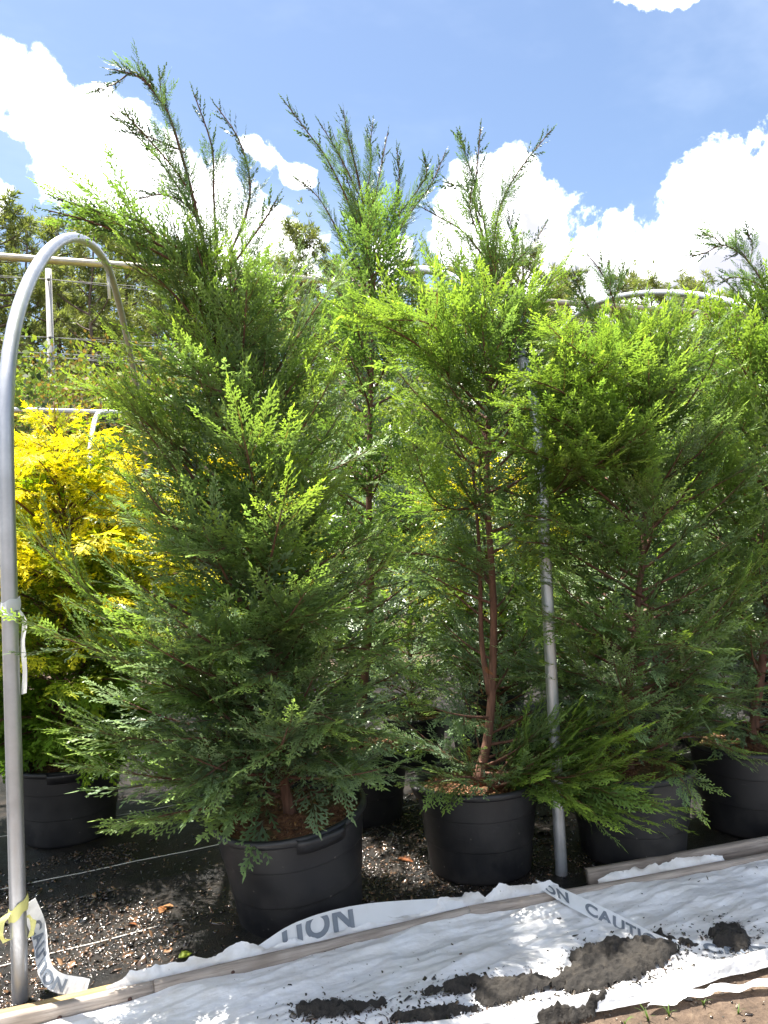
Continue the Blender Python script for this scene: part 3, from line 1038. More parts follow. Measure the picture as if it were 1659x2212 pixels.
C_low = [([(1065, 1700), (1140, 1685), (1210, 1715), (1300, 1755)], 3.4, 2.97, 0.9, 0.0), ([(1065, 1690), (1150, 1650), (1230, 1630), (1320, 1600)], 3.4, 2.96, 0.9, 0.0), ([(1065, 1680), (1150, 1640), (1230, 1590), (1310, 1560)], 3.42, 3.0, 0.9, 0.0), ([(1065, 1695), (1140, 1670), (1220, 1680), (1300, 1660)], 3.42, 2.92, 0.9, 0.0), ([(1065, 1700), (1150, 1680), (1240, 1690), (1390, 1730)], 3.4, 2.92, 0.85, 0.0), ([(1065, 1690), (1160, 1650), (1270, 1620), (1375, 1625)], 3.42, 3.1, 0.95, 0.0), ([(1065, 1700), (1180, 1690), (1290, 1710), (1400, 1760)], 3.42, 3.08, 0.95, 0.0),
         ([(1065, 1700), (1150, 1690), (1230, 1720), (1340, 1740)], 3.4, 3.05, 0.8, 0.1), 
         ([(1060, 1700), (1020, 1680), (980, 1680), (930, 1690)], 3.4, 3.15, 0.4, 0.6), ([(1060, 1690), (1130, 1610), (1190, 1570), (1260, 1550)], 3.42, 3.2, 0.6, 0.3),
         ([(1055, 1090), (980, 1100), (930, 1070), (900, 990)], 3.48, 3.15, 0.7, 0.1), ([(1060, 900), (960, 800), (880, 730), (770, 680)], 3.5, 3.3, 0.9, 0.0),
         ([(1060, 820), (980, 760), (930, 700), (830, 690)], 3.5, 3.2, 0.9, 0.0), ([(1055, 980), (1180, 900), (1260, 830), (1320, 780)], 3.5, 2.98, 0.6, 0.1),
         ([(1060, 1050), (1180, 1080), (1280, 1010), (1400, 930)], 3.5, 2.9, 0.9, 0.0), ([(1060, 1150), (1130, 1120), (1200, 1060), (1240, 1000)], 3.5, 2.95, 0.6, 0.1), ([(1060, 760), (1120, 680), (1170, 640), (1200, 590)], 3.5, 3.4, 0.7, 0.0),
         ([(1060, 1260), (1000, 1220), (930, 1200), (850, 1190)], 3.5, 3.3, 0.4, 0.5)]


def c_gap(f, d, r):
    front = d[1] < -0.15
    if 0.06 < f < 0.36 and front:
        return r.random() < 0.93
    return 0.04 < f < 0.40 and r.random() < 0.35


cypress('cypress_tree', 'twin stemmed cypress with bare reddish lower trunk in the pot left of the pole', 'green cypresses in the bed', C, 0.026,
        [(0.0, 0.42), (0.12, 0.48), (0.3, 0.5), (0.5, 0.6), (0.65, 0.46), (0.76, 0.28), (0.86, 0.14), (1, 0.08)], 98, 103, ftop=0.86, shoots=C_sh, Ysh=3.48, low_extra=C_low, gap=c_gap, fork=C_fork, lowstart=0.22, deads=[(1035, 1450, 3.38, 0.11), (1000, 1590, 3.3, 0.10), (1045, 1440, 3.36, 0.06), (1010, 1610, 3.35, 0.08)], young_k=0.95)

D = [at_y(1362, 1680, p3[1]), at_y(1354, 1540, 3.3), at_y(1368, 1400, 3.3), at_y(1392, 1150, 3.32), at_y(1395, 950, 3.32), at_y(1380, 860, 3.32), at_y(1360, 790, 3.32), at_y(1345, 735, 3.32)]
D[0] = np.array([p3[0], p3[1], 0.40])
D_sh = [([(1335, 690), (1322, 640), (1300, 590), (1268, 548)], 0.0, 0.004), ([(1318, 640), (1318, 600), (1314, 560)], 0.03, 0.003), ([(1322, 650), (1340, 610), (1347, 572)], -0.05, 0.003),
        ([(1310, 720), (1262, 650), (1240, 590)], 0.05, 0.004), ([(1400, 760), (1450, 690), (1480, 640)], 0.1, 0.004), ([(1390, 760), (1430, 720), (1440, 660)], 0.0, 0.004)]
D_low = [([(1390, 1150), (1290, 1060), (1200, 1000), (1110, 960)], 3.3, 2.92, 0.6, 0.1), ([(1390, 1080), (1280, 960), (1190, 900), (1120, 880)], 3.3, 2.92, 0.7, 0.1), ([(1390, 1290), (1290, 1230), (1200, 1180), (1120, 1170)], 3.3, 2.95, 0.5, 0.3), ([(1370, 1640), (1430, 1610), (1500, 1590), (1580, 1620)], 3.25, 2.95, 0.5, 0.4), ([(1370, 1650), (1420, 1640), (1450, 1650), (1475, 1690)], 3.2, 2.95, 0.6, 0.2),
         ([(1375, 1450), (1300, 1380), (1220, 1340), (1180, 1330)], 3.3, 3.0, 0.6, 0.3), ([(1380, 1300), (1460, 1330), (1530, 1280), (1600, 1260)], 3.3, 3.0, 0.6, 0.2),
         ([(1375, 1420), (1450, 1430), (1530, 1380), (1620, 1240)], 3.3, 2.95, 0.6, 0.3), ([(1395, 1050), (1300, 1000), (1240, 960), (1180, 930)], 3.3, 2.95, 0.7, 0.1), ([(1385, 1220), (1290, 1170), (1210, 1130), (1130, 1110)], 3.3, 2.95, 0.5, 0.3), ([(1380, 1000), (1280, 900), (1220, 850), (1150, 820)], 3.3, 2.95, 0.8, 0.0), ([(1375, 1500), (1290, 1470), (1220, 1450), (1150, 1460)], 3.3, 3.3, 0.4, 0.5),
         ([(1395, 1100), (1480, 1000), (1540, 920), (1580, 830)], 3.3, 3.15, 0.9, 0.0), ([(1380, 900), (1440, 830), (1490, 770), (1520, 725)], 3.3, 3.2, 0.8, 0.0),
         ([(1375, 850), (1300, 800), (1250, 760), (1200, 720)], 3.3, 2.95, 0.8, 0.0), ([(1370, 1500), (1440, 1480), (1500, 1500), (1590, 1510)], 3.3, 2.95, 0.4, 0.5)]
cypress('cypress_tree', 'full bright green cypress growing in the dented pot', 'green cypresses in the bed', D, 0.025,
        [(0.0, 0.4), (0.15, 0.58), (0.4, 0.64), (0.6, 0.54), (0.74, 0.34), (0.86, 0.15), (1, 0.08)], 104, 104, ftop=0.86, shoots=D_sh, Ysh=3.3, low_extra=D_low, young_k=0.95,
        lowstart=0.22, gap=lambda f, d, r: f < 0.22 and d[1] < -0.2 and r.random() < 0.5)

EE = [np.array([p4[0], p4[1], 0.42]), at_y(1650, 1400, 3.3), at_y(1662, 1200, 3.3), at_y(1680, 1000, 3.3), at_y(1690, 800, 3.32), at_y(1685, 690, 3.32), at_y(1668, 640, 3.32)]
E_sh = [([(1685, 720), (1660, 640), (1625, 575), (1570, 530), (1520, 548), (1488, 552)], 0.0, 0.005), ([(1620, 570), (1600, 545), (1570, 560)], 0.0, 0.003), ([(1590, 548), (1590, 520), (1588, 497)], 0.0, 0.003),
        ([(1560, 530), (1540, 512), (1515, 508)], 0.02, 0.003), ([(1620, 570), (1625, 530), (1615, 505)], 0.02, 0.003), ([(1650, 620), (1600, 600), (1560, 605)], 0.03, 0.003), ([(1650, 700), (1600, 640), (1560, 600)], 0.03, 0.003),
        ([(1660, 640), (1690, 580), (1700, 500)], 0.05, 0.005)]
cypress('cypress_tree', 'cypress with arching bare tip growing in the scratched pot', 'green cypresses in the bed', EE, 0.025,
        [(0.0, 0.4), (0.15, 0.55), (0.4, 0.62), (0.6, 0.56), (0.74, 0.36), (0.86, 0.14), (1, 0.08)], 86, 105, ftop=0.86, lib=PL_LITE, sp=0.045, shoots=E_sh, Ysh=3.3, young_k=0.9,
        low_extra=[([(1655, 1600), (1600, 1570), (1560, 1560), (1520, 1550)], 3.25, 3.1, 0.3, 0.6), ([(1680, 900), (1620, 820), (1580, 760), (1530, 690)], 3.3, 3.2, 0.9, 0.0),
                   ([(1670, 1200), (1600, 1140), (1560, 1080), (1540, 1000)], 3.3, 3.2, 0.5, 0.2)])

# golden cypress
gx = pF[0]
F_ = [np.array([gx, pF[1], 0.40]), np.array([gx-0.03, pF[1], 1.0]), np.array([gx+0.02, pF[1], 1.8]), np.array([gx-0.02, pF[1]-0.03, 2.55])]
gold = cypress('golden_cypress', 'golden yellow cypress with green shaded skirt beside the left pole', 'golden cypresses in the bed', F_, 0.028,
               [(0.0, 0.62), (0.2, 0.78), (0.5, 0.82), (0.68, 0.62), (0.8, 0.26), (1, 0.14)], 128, 106, lib=PL_GOLD, pl=0.29, sp=0.05, gold=True, elev=(26, 60), zlow=0.03)
labs = ['golden cypress glimpsed behind the two front pots through green foliage', 'golden cypress glimpsed behind the dented pot and its tree']
for k, (x, y, s) in enumerate([(1.05, 6.3, 0.97), (3.3, 6.1, 0.93)]):
    g = copy_tree(gold)
    g.location = (x, y, 0.4)
    g.rotation_euler = (0, 0, 1.9+k*2.1)
    g.scale = (s, s, s*1.02)
    tag(g, labs[k])
    pot((x, y, 0.012), label=['black pot of the golden cypress behind the two front pots', 'black pot of the golden cypress behind the dented pot'][k], group=POT_G, handles=False)

# more green stock standing behind
Bk = [np.array([0, 0, 0.0]), np.array([0.02, 0, 0.7]), np.array([-0.03, 0.02, 1.5]), np.array([0.02, 0, 2.35])]
stock = cypress('nursery_conifer', 'plain green conifer in the back rows of the bed', 'green conifers in the back rows', Bk, 0.022,
                [(0.0, 0.42), (0.2, 0.55), (0.5, 0.5), (0.8, 0.34), (1, 0.16)], 60, 107, lib=PL_LITE, sp=0.06, young_k=0.9)
spots = [(2.45, 4.5), (3.35, 4.45), (2.2, 5.3), (4.3, 4.9), (5.4, 5.0), (4.4, 3.35), (5.3, 3.3), (-1.3, 7.2), (2.4, 7.4), (4.6, 7.0), (0.1, 7.6), (-0.9, 9.2), (1.4, 9.5), (3.3, 9.3), (5.6, 8.6), (6.6, 6.6), (-2.6, 6.2), (-3.4, 8.0)]
for k, (x, y) in enumerate(spots):
    s_ = stock if k == 0 else copy_tree(stock)
    if k < 3:
        tag(s_, ['green conifer standing right behind the dented pot', 'green conifer standing right behind the scratched pot', 'green conifer between the twin stemmed cypress and the golden one behind'][k])
    else:
        tag(s_, 'plain green conifer in the back rows of the bed')
    s_.location = (x, y, 0.40 if y < 5.2 else 0.3)
    s_.rotation_euler = (0, 0, k*1.7)
    q = 0.98+0.12*math.sin(k*2.3) if y < 7 else 0.8+0.1*math.sin(k*1.9)
    s_.scale = (q, q, q)
    pot((x, y, 0.012), label='black pot of a green conifer in the back rows', group='pots of the back rows', handles=False, s=1.0 if y < 5.2 else 0.78)


# ------------------------------------------------------------------ hoop frames
HX, HY, HS, HW, HL, HR, HK, PH, HN = -0.2888, 3.2013, 2.3402, 6.9379, 2.2513, 1.7062, 0.1453, 4.0228, 1.5434


def hoop_path(W=HW, L=HL, Rr=HR, n=HN, m_=64):
    a = np.linspace(0, np.pi, m_)
    t = W/2*(1-np.sign(np.cos(a))*abs(np.cos(a))**(2/n))
    z = L+Rr*np.sin(a).clip(0)**(2/n)
    t = np.r_[np.zeros(10), t, np.full(10, W)]
    z = np.r_[np.linspace(-0.1, L, 10, endpoint=False), z, np.linspace(L, -0.1, 11)[1:]]
    P = np.stack([np.sin(HK)*t, np.cos(HK)*t, z], -1)
    d = np.r_[True, np.linalg.norm(np.diff(P, axis=0), axis=1) > 1e-4]
    P = P[d]
    c = np.r_[0, np.cumsum(np.linalg.norm(np.diff(P, axis=0), axis=1))]
    u = np.linspace(0, c[-1], 90)
    P = np.stack([np.interp(u, c, P[:, k]) for k in range(3)], -1)
    for _ in range(3):
        P[1:-1] = 0.25*P[:-2]+0.5*P[1:-1]+0.25*P[2:]
    return P


HP = hoop_path()
hl = ['bent galvanised hoop with taped leg beside the golden cypress', 'galvanised hoop whose bare leg stands between the two pots',
      'galvanised hoop arching over the treetops at the far end', 'galvanised hoop mostly hidden behind the arching bare tip']
for i in range(4):
    root = empty('metal_hoop', (HX+i*HS, HY, 0))
    tag(root, hl[i], 'hoop', 'galvanised hoops of the tunnel frame')
    b = MB()
    b.tube(HP, 0.029, 14)
    pipe = b.build('pipe', 'galvanised', root)
    c = MB()                                                 # wire tie holding the ridge pipe
    mid = np.array([math.sin(HK)*HW/2, math.cos(HK)*HW/2, PH-0.035])
    a = np.linspace(0, 6.0, 14)
    c.tube(mid+np.stack([np.linspace(-0.02, 0.02, 14), 0.036*np.cos(a), 0.062*np.sin(a)], -1), 0.004, 5)
    c.build('wire_tie', 'wire_dark', pipe)
pm = np.array([HX+math.sin(HK)*HW/2, HY+math.cos(HK)*HW/2, PH+0.02])
b = MB()
xx = np.linspace(-4, 14, 60)
b.tube(np.stack([pm[0]+xx, pm[1]+0*xx, pm[2]-0.03+0.012*np.sin(xx*1.1)], -1), 0.029, 12)
tag(b.build('ridge_pipe', 'old_pipe'), 'long rusty ridge pipe running over the hoops', 'pipe')
b = MB()
q = np.array([pm[0]-0.02, pm[1]-0.01, pm[2]-0.06])
b.add([q+(-.012, 0, 0), q+(.012, .004, 0), q+(.024, 0.01, -.26), q+(-.002, 0, -.26), q+(-.012, .003, 0), q+(.012, .007, 0), q+(.024, 0.013, -.26), q+(-.002, 0.003, -.26)],
      [(0, 1, 2, 3), (7, 6, 5, 4), (0, 4, 5, 1), (1, 5, 6, 2), (2, 6, 7, 3), (3, 7, 4, 0)])
tag(b.build('hanging_strap', 'tape_film'), 'thin white plastic strap hanging from the ridge pipe', 'strap')

# second tunnel frame behind the golden cypress
P2 = hoop_path(3.4, 2.3, 1.5, 2.0)
b0 = np.array([0.05, 11.05, 0.0])
for i in range(2):
    root = empty('low_hoop', (b0[0]+(i-1)*3.0-0.05, b0[1], 0))
    tag(root, ['white low hoop at the near end of the second frame', 'white low hoop showing beyond the golden cypress', 'white low hoop of the second frame hidden by the tallest cypress'][i], 'hoop', 'white hoops of the second frame')
    b = MB()
    b.tube(P2, 0.035, 10)
    b.build('pipe', 'white_pipe', root)
b = MB()
top2 = 2.68
b.tube([(b0[0]-4.2, b0[1]+1.7, far(25, 880, 11.6)[2]), (b0[0]+0.3, b0[1]+1.7, far(230, 888, 12)[2]), (b0[0]+1.1, b0[1]+1.7, far(230, 888, 12)[2])], 0.035, 8)
tag(b.build('ridge_pipe', 'white_pipe'), 'white ridge pipe of the low second frame beyond the golden cypress', 'pipe')


# ------------------------------------------------------------------ boards along the bed edge
def board(name, pa, pb, z0, z1, thick, material, label, group, back=0.0, nails=(), seed=0, bow=0.004):
    pa, pb = np.array(pa[:2], float), np.array(pb[:2], float)
    d = pb-pa
    L = np.linalg.norm(d)
    ang = math.atan2(d[1], d[0])
    n = 40
    u = np.linspace(0, L, n)
    r = np.random.default_rng(seed)
    bowz = bow*np.sin(u*2.2+seed)+0.003*(fbm(u*3, u*0+seed, seed)-0.5)
    ty = 0.003*np.sin(u*1.7+seed*2)
    prof = [(0, z0), (0, z1-0.006), (0.005, z1), (thick-0.005, z1), (thick, z1-0.006), (thick, z0)]
    V = np.stack([np.stack([u, ty+py+back, bowz*(1 if pz > z0 else 0)+pz+0.003*(fbm(u*14, u*0+k*3.1, seed+k)-0.5)], -1) for k, (py, pz) in enumerate(prof)], 1)
    k = len(prof)
    i = np.arange(n-1)[:, None]*k
    j = np.arange(k)[None]
    Q = np.stack([i+j, i+k+j, i+k+(j+1) % k, i+(j+1) % k], -1).reshape(-1, 4)
    caps = [(0, 1, 4, 5), (1, 2, 3, 4)]
    Q = np.vstack([Q, [[a for a in c] for c in caps], [[(n-1)*k+a for a in c[::-1]] for c in caps]])
    root = empty(name, (pa[0], pa[1], 0), ang)
    tag(root, label, 'board', group)
    me = mesh_np('plank', V.reshape(-1, 3), Q)
    plank = link_obj('plank', me, material, root)
    for f, zz in nails:
        b = MB()
        x = f*L
        c = np.array([x, back-0.0005, z0+(z1-z0)*zz])
        b.tube([c, c+(0, -0.003, 0), c+(0, -0.0045, 0)], [0.008, 0.0075, 0.001], 8)
        b.build('nail_head', 'rusty_nail', plank)
    return root


gA, gB, gC, gD, gE = ground(-240, 2310), ground(335, 2174), ground(1018, 2003), ground(1180, 1972), ground(1659, 1884)
dE = gE+(gE-gD)*2.2
BG = 'weathered planks edging the bed'
board('edge_board', gA, gB-0.002*(gB-gA)/np.linalg.norm(gB-gA), 0.0, 0.076, 0.036, 'weathered_wood', 'weathered front plank in front of the taped pole leg', BG, nails=[(0.62, .5), (0.82, .45), (0.9, .6)], seed=1)
board('edge_board', gB, gC, 0.0, 0.078, 0.036, 'weathered_wood', 'knotty weathered front plank before the tilted pot', BG, nails=[(0.1, .4), (0.22, .7), (0.26, .4), (0.5, .55), (0.62, .5), (0.9, .6)], seed=2)
board('edge_board', gC+0.003*(gD-gC), dE, 0.0, 0.076, 0.036, 'weathered_wood', 'long stained front plank crossed by the diagonal tape', BG, nails=[(0.03, .5), (0.1, .5), (0.28, .6), (0.36, .3)], seed=3)
board('back_board', gA+(0, 0.075, 0), gB+(-0.12, 0.085, 0), 0.0, 0.052, 0.045, 'tan_wood', 'sunlit tan plank behind the front plank at the taped pole', BG, seed=4)
board('back_board', gD+(0.30, 0.10, 0), dE+(0, 0.13, 0), 0.0, 0.088, 0.038, 'weathered_wood', 'grey plank doubled behind the long stained one', BG, seed=5)

# ------------------------------------------------------------------ white film in front of the boards
edge_line = np.array([gA, gB, gC, gE, dE])[:, :2]


def board_y(x):
    return np.interp(x, edge_line[:, 0], edge_line[:, 1])


f_pts = [ground(-700, 2600), ground(560, 2330), ground(900, 2262), ground(1159, 2214), ground(1330, 2184), ground(1429, 2164), ground(1560, 2120), ground(1660, 2096), ground(2100, 2005)]
fx = np.array([q[0] for q in f_pts])
fy = np.array([q[1] for q in f_pts])
o_ = np.argsort(fx)
fx, fy = fx[o_], fy[o_]


def film_z(X, Y, v):
    z = 0.010+0.042*ridge(X*1.1+Y*1.1, (Y-0.2*X)*4.2, 40)+0.010*fbm(X*6, Y*9, 44)
    z = z+0.014*ridge(X*5+1.2*Y, Y*12-X*2, 61)+0.012*np.exp(-((v-0.93)/0.05)**2)
    roll = np.exp(-((v-0.045)/0.035)**2)*0.03
    sag = np.clip((v-0.94)/0.06, 0, 1)*0.012
    return z*np.clip(v/0.02, 0.2, 1)+roll+sag


u = np.linspace(-1.6, 6.0, 360)
vv = np.r_[np.linspace(0, 0.12, 18), np.linspace(0.12, 1, 95)[1:]]
U, Vv = np.meshgrid(u, vv, indexing='ij')
lo = np.interp(u, fx, fy)+0.03*(fbm(u*5, u*0, 71)-0.5)+0.012*(fbm(u*25, u*0+4, 72)-0.5)
hi = board_y(u)-0.004
Yf = lo[:, None]+(hi-lo)[:, None]*Vv
Zf = film_z(U, Yf, Vv)


def seg_hole(X, Y):
    return np.zeros_like(X, bool)


film = empty('plastic_sheet', (0, 0, 0))
tag(film, 'dirty crumpled white plastic film laid along the planks', 'plastic sheet')
link_obj('film', grid_mesh('film', U, Yf, Zf), 'white_film', film)
# torn frill of film standing up behind the front planks
for x0, x1, h0, sd in ((gB[0]-0.16, gB[0]+0.42, 0.028, 3), (gB[0]+0.40, gC[0]-0.16, 0.002, 5), (gC[0]-0.18, gC[0]+0.10, 0.03, 6), (gC[0]+0.08, gD[0]+0.10, 0.026, 8), (gD[0]+0.28, gD[0]+0.95, 0.012, 12)):
    n = int((x1-x0)/0.008)
    x = np.linspace(x0, x1, n)
    yb = board_y(x)+0.040
    env = np.clip(np.minimum((x-x0)/0.08, (x1-x)/0.05), 0, 1)
    hgt = (h0*(0.55+0.9*fbm(x*6, x*0, sd))+0.022*np.clip(fbm(x*22, x*0+2, sd+1)-0.45, 0, 1)*2+0.006*vn(x*90, x*0, sd+2))*env
    rows = []
    for k, v in enumerate(np.linspace(0, 1, 6)):
        rows.append(np.stack([x+0.004*np.sin(x*60+k), yb+0.012*np.sin(x*22+k*.7)*v+0.012*v+0.008*(fbm(x*30, x*0+k, sd+5)-.5)*2*v, 0.05+(0.033+hgt)*v], -1))
    G = np.stack(rows, 1)
    me = grid_mesh('film_frill', G[..., 0], G[..., 1], G[..., 2])
    link_obj('film_frill', me, 'white_film', film)
# second narrow torn strip lying below the rolled edge
sp_ = [ground(1400, 2184), ground(1480, 2160), ground(1560, 2145), ground(1670, 2132), ground(1800, 2110)]
S = smooth_path(sp_, 60)
w_ = 0.022*(0.6+0.8*fbm(np.arange(60)*0.35, np.zeros(60), 91))*np.r_[np.linspace(0.1, 1, 6), np.ones(54)]
G = np.stack([S+np.stack([w_*0.2*k, -w_*k, 0.012+0.012*np.sin(np.arange(60)*0.5+k)*0.5+0.006*(1-abs(k))], -1) for k in np.linspace(-1, 1, 5)], 1)
link_obj('film_strip', grid_mesh('film_strip', G[..., 0], G[..., 1], G[..., 2]+0.004), 'white_film', film)


def film_height(x, y):
    lo_ = np.interp(x, u, lo)
    hi_ = board_y(x)-0.004
    v = np.clip((y-lo_)/(hi_-lo_), 0, 1)
    return film_z(x, y, v)*(y > lo_)


# soil spilled on the film
def soil_patch(poly_px, label, seed, hmax=0.03, rough=0.018):
    poly = np.array([ground(a, b, 0.02)[:2] for a, b in poly_px])
    mn, mx = poly.min(0)-0.05, poly.max(0)+0.05
    st = 0.005
    X, Y = np.meshgrid(np.arange(mn[0], mx[0], st), np.arange(mn[1], mx[1], st), indexing='ij')
    inside = np.zeros_like(X, bool)
    dist = np.full(X.shape, 9.0)
    for k in range(len(poly)):
        a, b = poly[k], poly[(k+1) % len(poly)]
        cond = ((a[1] > Y) != (b[1] > Y)) & (X < (b[0]-a[0])*(Y-a[1])/(b[1]-a[1]+1e-12)+a[0])
        inside ^= cond
        ab = b-a
        t = np.clip(((X-a[0])*ab[0]+(Y-a[1])*ab[1])/(ab@ab), 0, 1)
        dist = np.minimum(dist, np.hypot(X-a[0]-t*ab[0], Y-a[1]-t*ab[1]))
    sdv = np.where(inside, dist, -dist)+rough*3.0*(fbm(X*13, Y*34, seed)-0.5)+0.8*rough*(fbm(X*40+3, Y*70, seed+9)-.5)
    h = hmax*(1-np.exp(-np.clip(sdv, 0, 1)/0.015))*(0.35+1.3*fbm(X*24, Y*24, seed+3))+0.034*(fbm(X*50, Y*50, seed+4, 3)-0.32)
    Z = film_height(X, Y)+np.maximum(h, 0.002)*(sdv > 0)
    Z = Z+0.004*np.clip(sdv/0.004, -1, 1)
    SOILS.append(poly)
    me = grid_mesh('soil_patch', X, Y, Z, keep=sdv > -0.004, smooth=False)
    tag(link_obj('soil_patch', me, 'dark_soil'), label, 'soil', 'dark soil spilled on the film')


SOILS = []


def z5(pts):
    return [(829.5+a/2.0, 1641.7+b/2.0) for a, b in pts]


def z7(pts):
    return [((700+a/2.304)/1.1573, (2360+b/2.304)/1.1573) for a, b in pts]


soil_patch(z5([(805, 860), (880, 850), (960, 800), (1040, 810), (1130, 800), (1240, 820), (1275, 855), (1200, 910), (1110, 960), (980, 1010), (900, 1035), (820, 1025), (770, 985), (780, 940), (830, 900)]),
           'largest heap of dark crumbly soil on the white film', 1, 0.026)
soil_patch(z5([(775, 945), (700, 965), (620, 958), (480, 975), (330, 985), (200, 1030), (175, 1045), (300, 1040), (400, 1012), (412, 1072), (480, 1074), (570, 1052), (680, 1012), (780, 995)]),
           'long tapering tongue of dark soil joining the largest heap', 2, 0.022)
soil_patch(z5([(1402, 780), (1450, 745), (1500, 735), (1560, 755), (1585, 790), (1570, 828), (1490, 832), (1430, 825)]), 'compact soil clump lying on the end of the diagonal tape', 3, 0.028)
soil_patch(z7([(100, 410), (230, 380), (310, 402), (480, 395), (615, 382), (520, 425), (360, 461), (260, 470), (120, 440)]), 'small soil streak with a blunt end, apart from the others', 4, 0.022)
soil_patch(z7([(640, 470), (760, 440), (880, 420), (960, 392), (1150, 378), (1150, 398), (1000, 430), (880, 480), (700, 520)]), 'thin soil streak below the long tongue', 5, 0.014, 0.012)
soil_patch(z5([(1160, 765), (1200, 758), (1240, 790), (1290, 800), (1380, 815), (1300, 815), (1190, 795)]), 'reddish scrap of soil under the diagonal tape', 6, 0.010, 0.01)
soil_patch(z5([(660, 1115), (720, 1100), (830, 1085), (900, 1060), (960, 1050), (900, 1085), (760, 1115), (690, 1130)]), 'narrow soil line along the rolled film edge', 7, 0.010, 0.01)


allp = np.vstack([np.linspace(q[k], q[(k+1) % len(q)], 6) for q in SOILS for k in range(len(q))])


def near_soil(x, y):
    d = np.full(x.shape, 9.0)
    for p in allp:
        d = np.minimum(d, np.hypot(x-p[0], (y-p[1])*1.3))
    return np.clip(0.9*np.exp(-d/0.035), 0.004, 1)*(y > np.interp(x, u, lo)+0.03)*(y < board_y(x)-0.03)


chips('soil_crumbs', 2600, (0.4, 3.6, 1.9, 3.0), 0.008, 'dark soil crumbs scattered over the white film round the spilled soil', 14,
      [(0.03, 0.024, 0.018), (0.05, 0.04, 0.03), (0.02, 0.016, 0.013), (0.08, 0.05, 0.035)], lambda x, y: film_height(x, y)+0.001, dens=near_soil)

# ------------------------------------------------------------------ caution tape
def text_mesh(txt, size):
    cu = bpy.data.curves.new('txt', 'FONT')
    cu.body = txt
    cu.size = size
    cu.space_character = 1.12
    cu.offset = 0.0022*size/0.06
    o = bpy.data.objects.new('txt', cu)
    COL.objects.link(o)
    dg = bpy.context.evaluated_depsgraph_get()
    me = bpy.data.meshes.new_from_object(o.evaluated_get(dg))
    bpy.data.objects.remove(o)
    return me


def tape(path, across, width, label, texts=(), tsize=0.056, clip=None, flip=False, n=70, crinkle=0.003):
    """path: centre points; across: matching unit-ish vectors across the tape (bottom to top)"""
    P = smooth_path(path, n)
    Wv = smooth_path(across, n)
    c = np.r_[0, np.cumsum(np.linalg.norm(np.diff(P, axis=0), axis=1))]
    root = empty('caution_tape', tuple(P[0]))
    tag(root, label, 'tape', 'white printed caution tape')
    vs_ = np.linspace(-0.5, 0.5, 7)
    cr_ = crinkle*(fbm(np.arange(n)*0.5, np.zeros(n), 33)-0.5)

    def pos(uu, v):
        uu = np.asarray(uu, float)
        p = np.stack([np.interp(uu, c, P[:, k]) for k in range(3)], -1)
        a = np.stack([np.interp(uu, c, Wv[:, k]) for k in range(3)], -1)
        t = np.stack([np.interp(uu+0.004, c, P[:, k])-np.interp(uu-0.004, c, P[:, k]) for k in range(3)], -1)
        nn = np.cross(t, a)
        nn /= np.linalg.norm(nn, axis=-1, keepdims=True)+1e-9
        return p+a*np.asarray(v)[..., None]*width, nn
    G, NN = pos(np.repeat(c[:, None], 7, 1), np.repeat(vs_[None], n, 0))
    G = G+NN*cr_[:, None, None]*2
    bm_ = MB()
    for off in (0.0, -0.0008):
        H = (G+NN*off-P[0]).reshape(-1, 3)
        i = np.arange(n-1)[:, None]*7
        j = np.arange(6)[None]
        Q = np.stack([i+j, i+7+j, i+7+j+1, i+j+1], -1).reshape(-1, 4)
        bm_.add(H, Q if off == 0 else Q[:, ::-1])
    strip = bm_.build('strip', 'tape_film', root)
    for txt, u0, v0 in texts:
        me = text_mesh(txt, tsize)
        bm = bmesh.new()
        bm.from_mesh(me)
        if clip is not None:
            bmesh.ops.bisect_plane(bm, geom=bm.verts[:]+bm.edges[:]+bm.faces[:], plane_co=(0, clip, 0), plane_no=(0, 1, 0), clear_outer=True)
        for k in range(24):
            xk = k*tsize*0.25
            bmesh.ops.bisect_plane(bm, geom=bm.verts[:]+bm.edges[:]+bm.faces[:], plane_co=(xk, 0, 0), plane_no=(1, 0, 0))
        xy = np.array([v.co[:] for v in bm.verts])
        uu = u0+(-xy[:, 0] if flip else xy[:, 0])
        v = (v0+(-xy[:, 1] if flip else xy[:, 1]))/width
        pp, nn = pos(uu, v)
        crv = np.interp(uu, c, cr_)
        cen = pp.mean(0)
        side = 1 if np.dot(nn.mean(0), CAM-cen) > 0 else -1
        for vert, p, q_, cc in zip(bm.verts, pp, nn, crv):
            vert.co = Vector(p+q_*(cc*2+(0.0035 if side > 0 else -0.0042))-P[0])
        kill = [vt for vt, uq in zip(bm.verts, uu) if uq < 0 or uq > c[-1]]
        bmesh.ops.delete(bm, geom=kill, context='VERTS')
        left = set(bm.faces)
        while left:                                          # one mesh for each letter
            f0 = left.pop()
            isl, todo = [f0], [f0]
            while todo:
                for e in todo.pop().edges:
                    for f2 in e.link_faces:
                        if f2 in left:
                            left.discard(f2)
                            isl.append(f2)
                            todo.append(f2)
            vid = {}
            for f2 in isl:
                for vt in f2.verts:
                    vid.setdefault(vt, len(vid))
            m2 = bpy.data.meshes.new('letter')
            m2.from_pydata([vt.co[:] for vt in vid], [], [[vid[vt] for vt in f2.verts] for f2 in isl])
            link_obj('letter', m2, 'tape_ink', strip)
        bm.free()
    return root


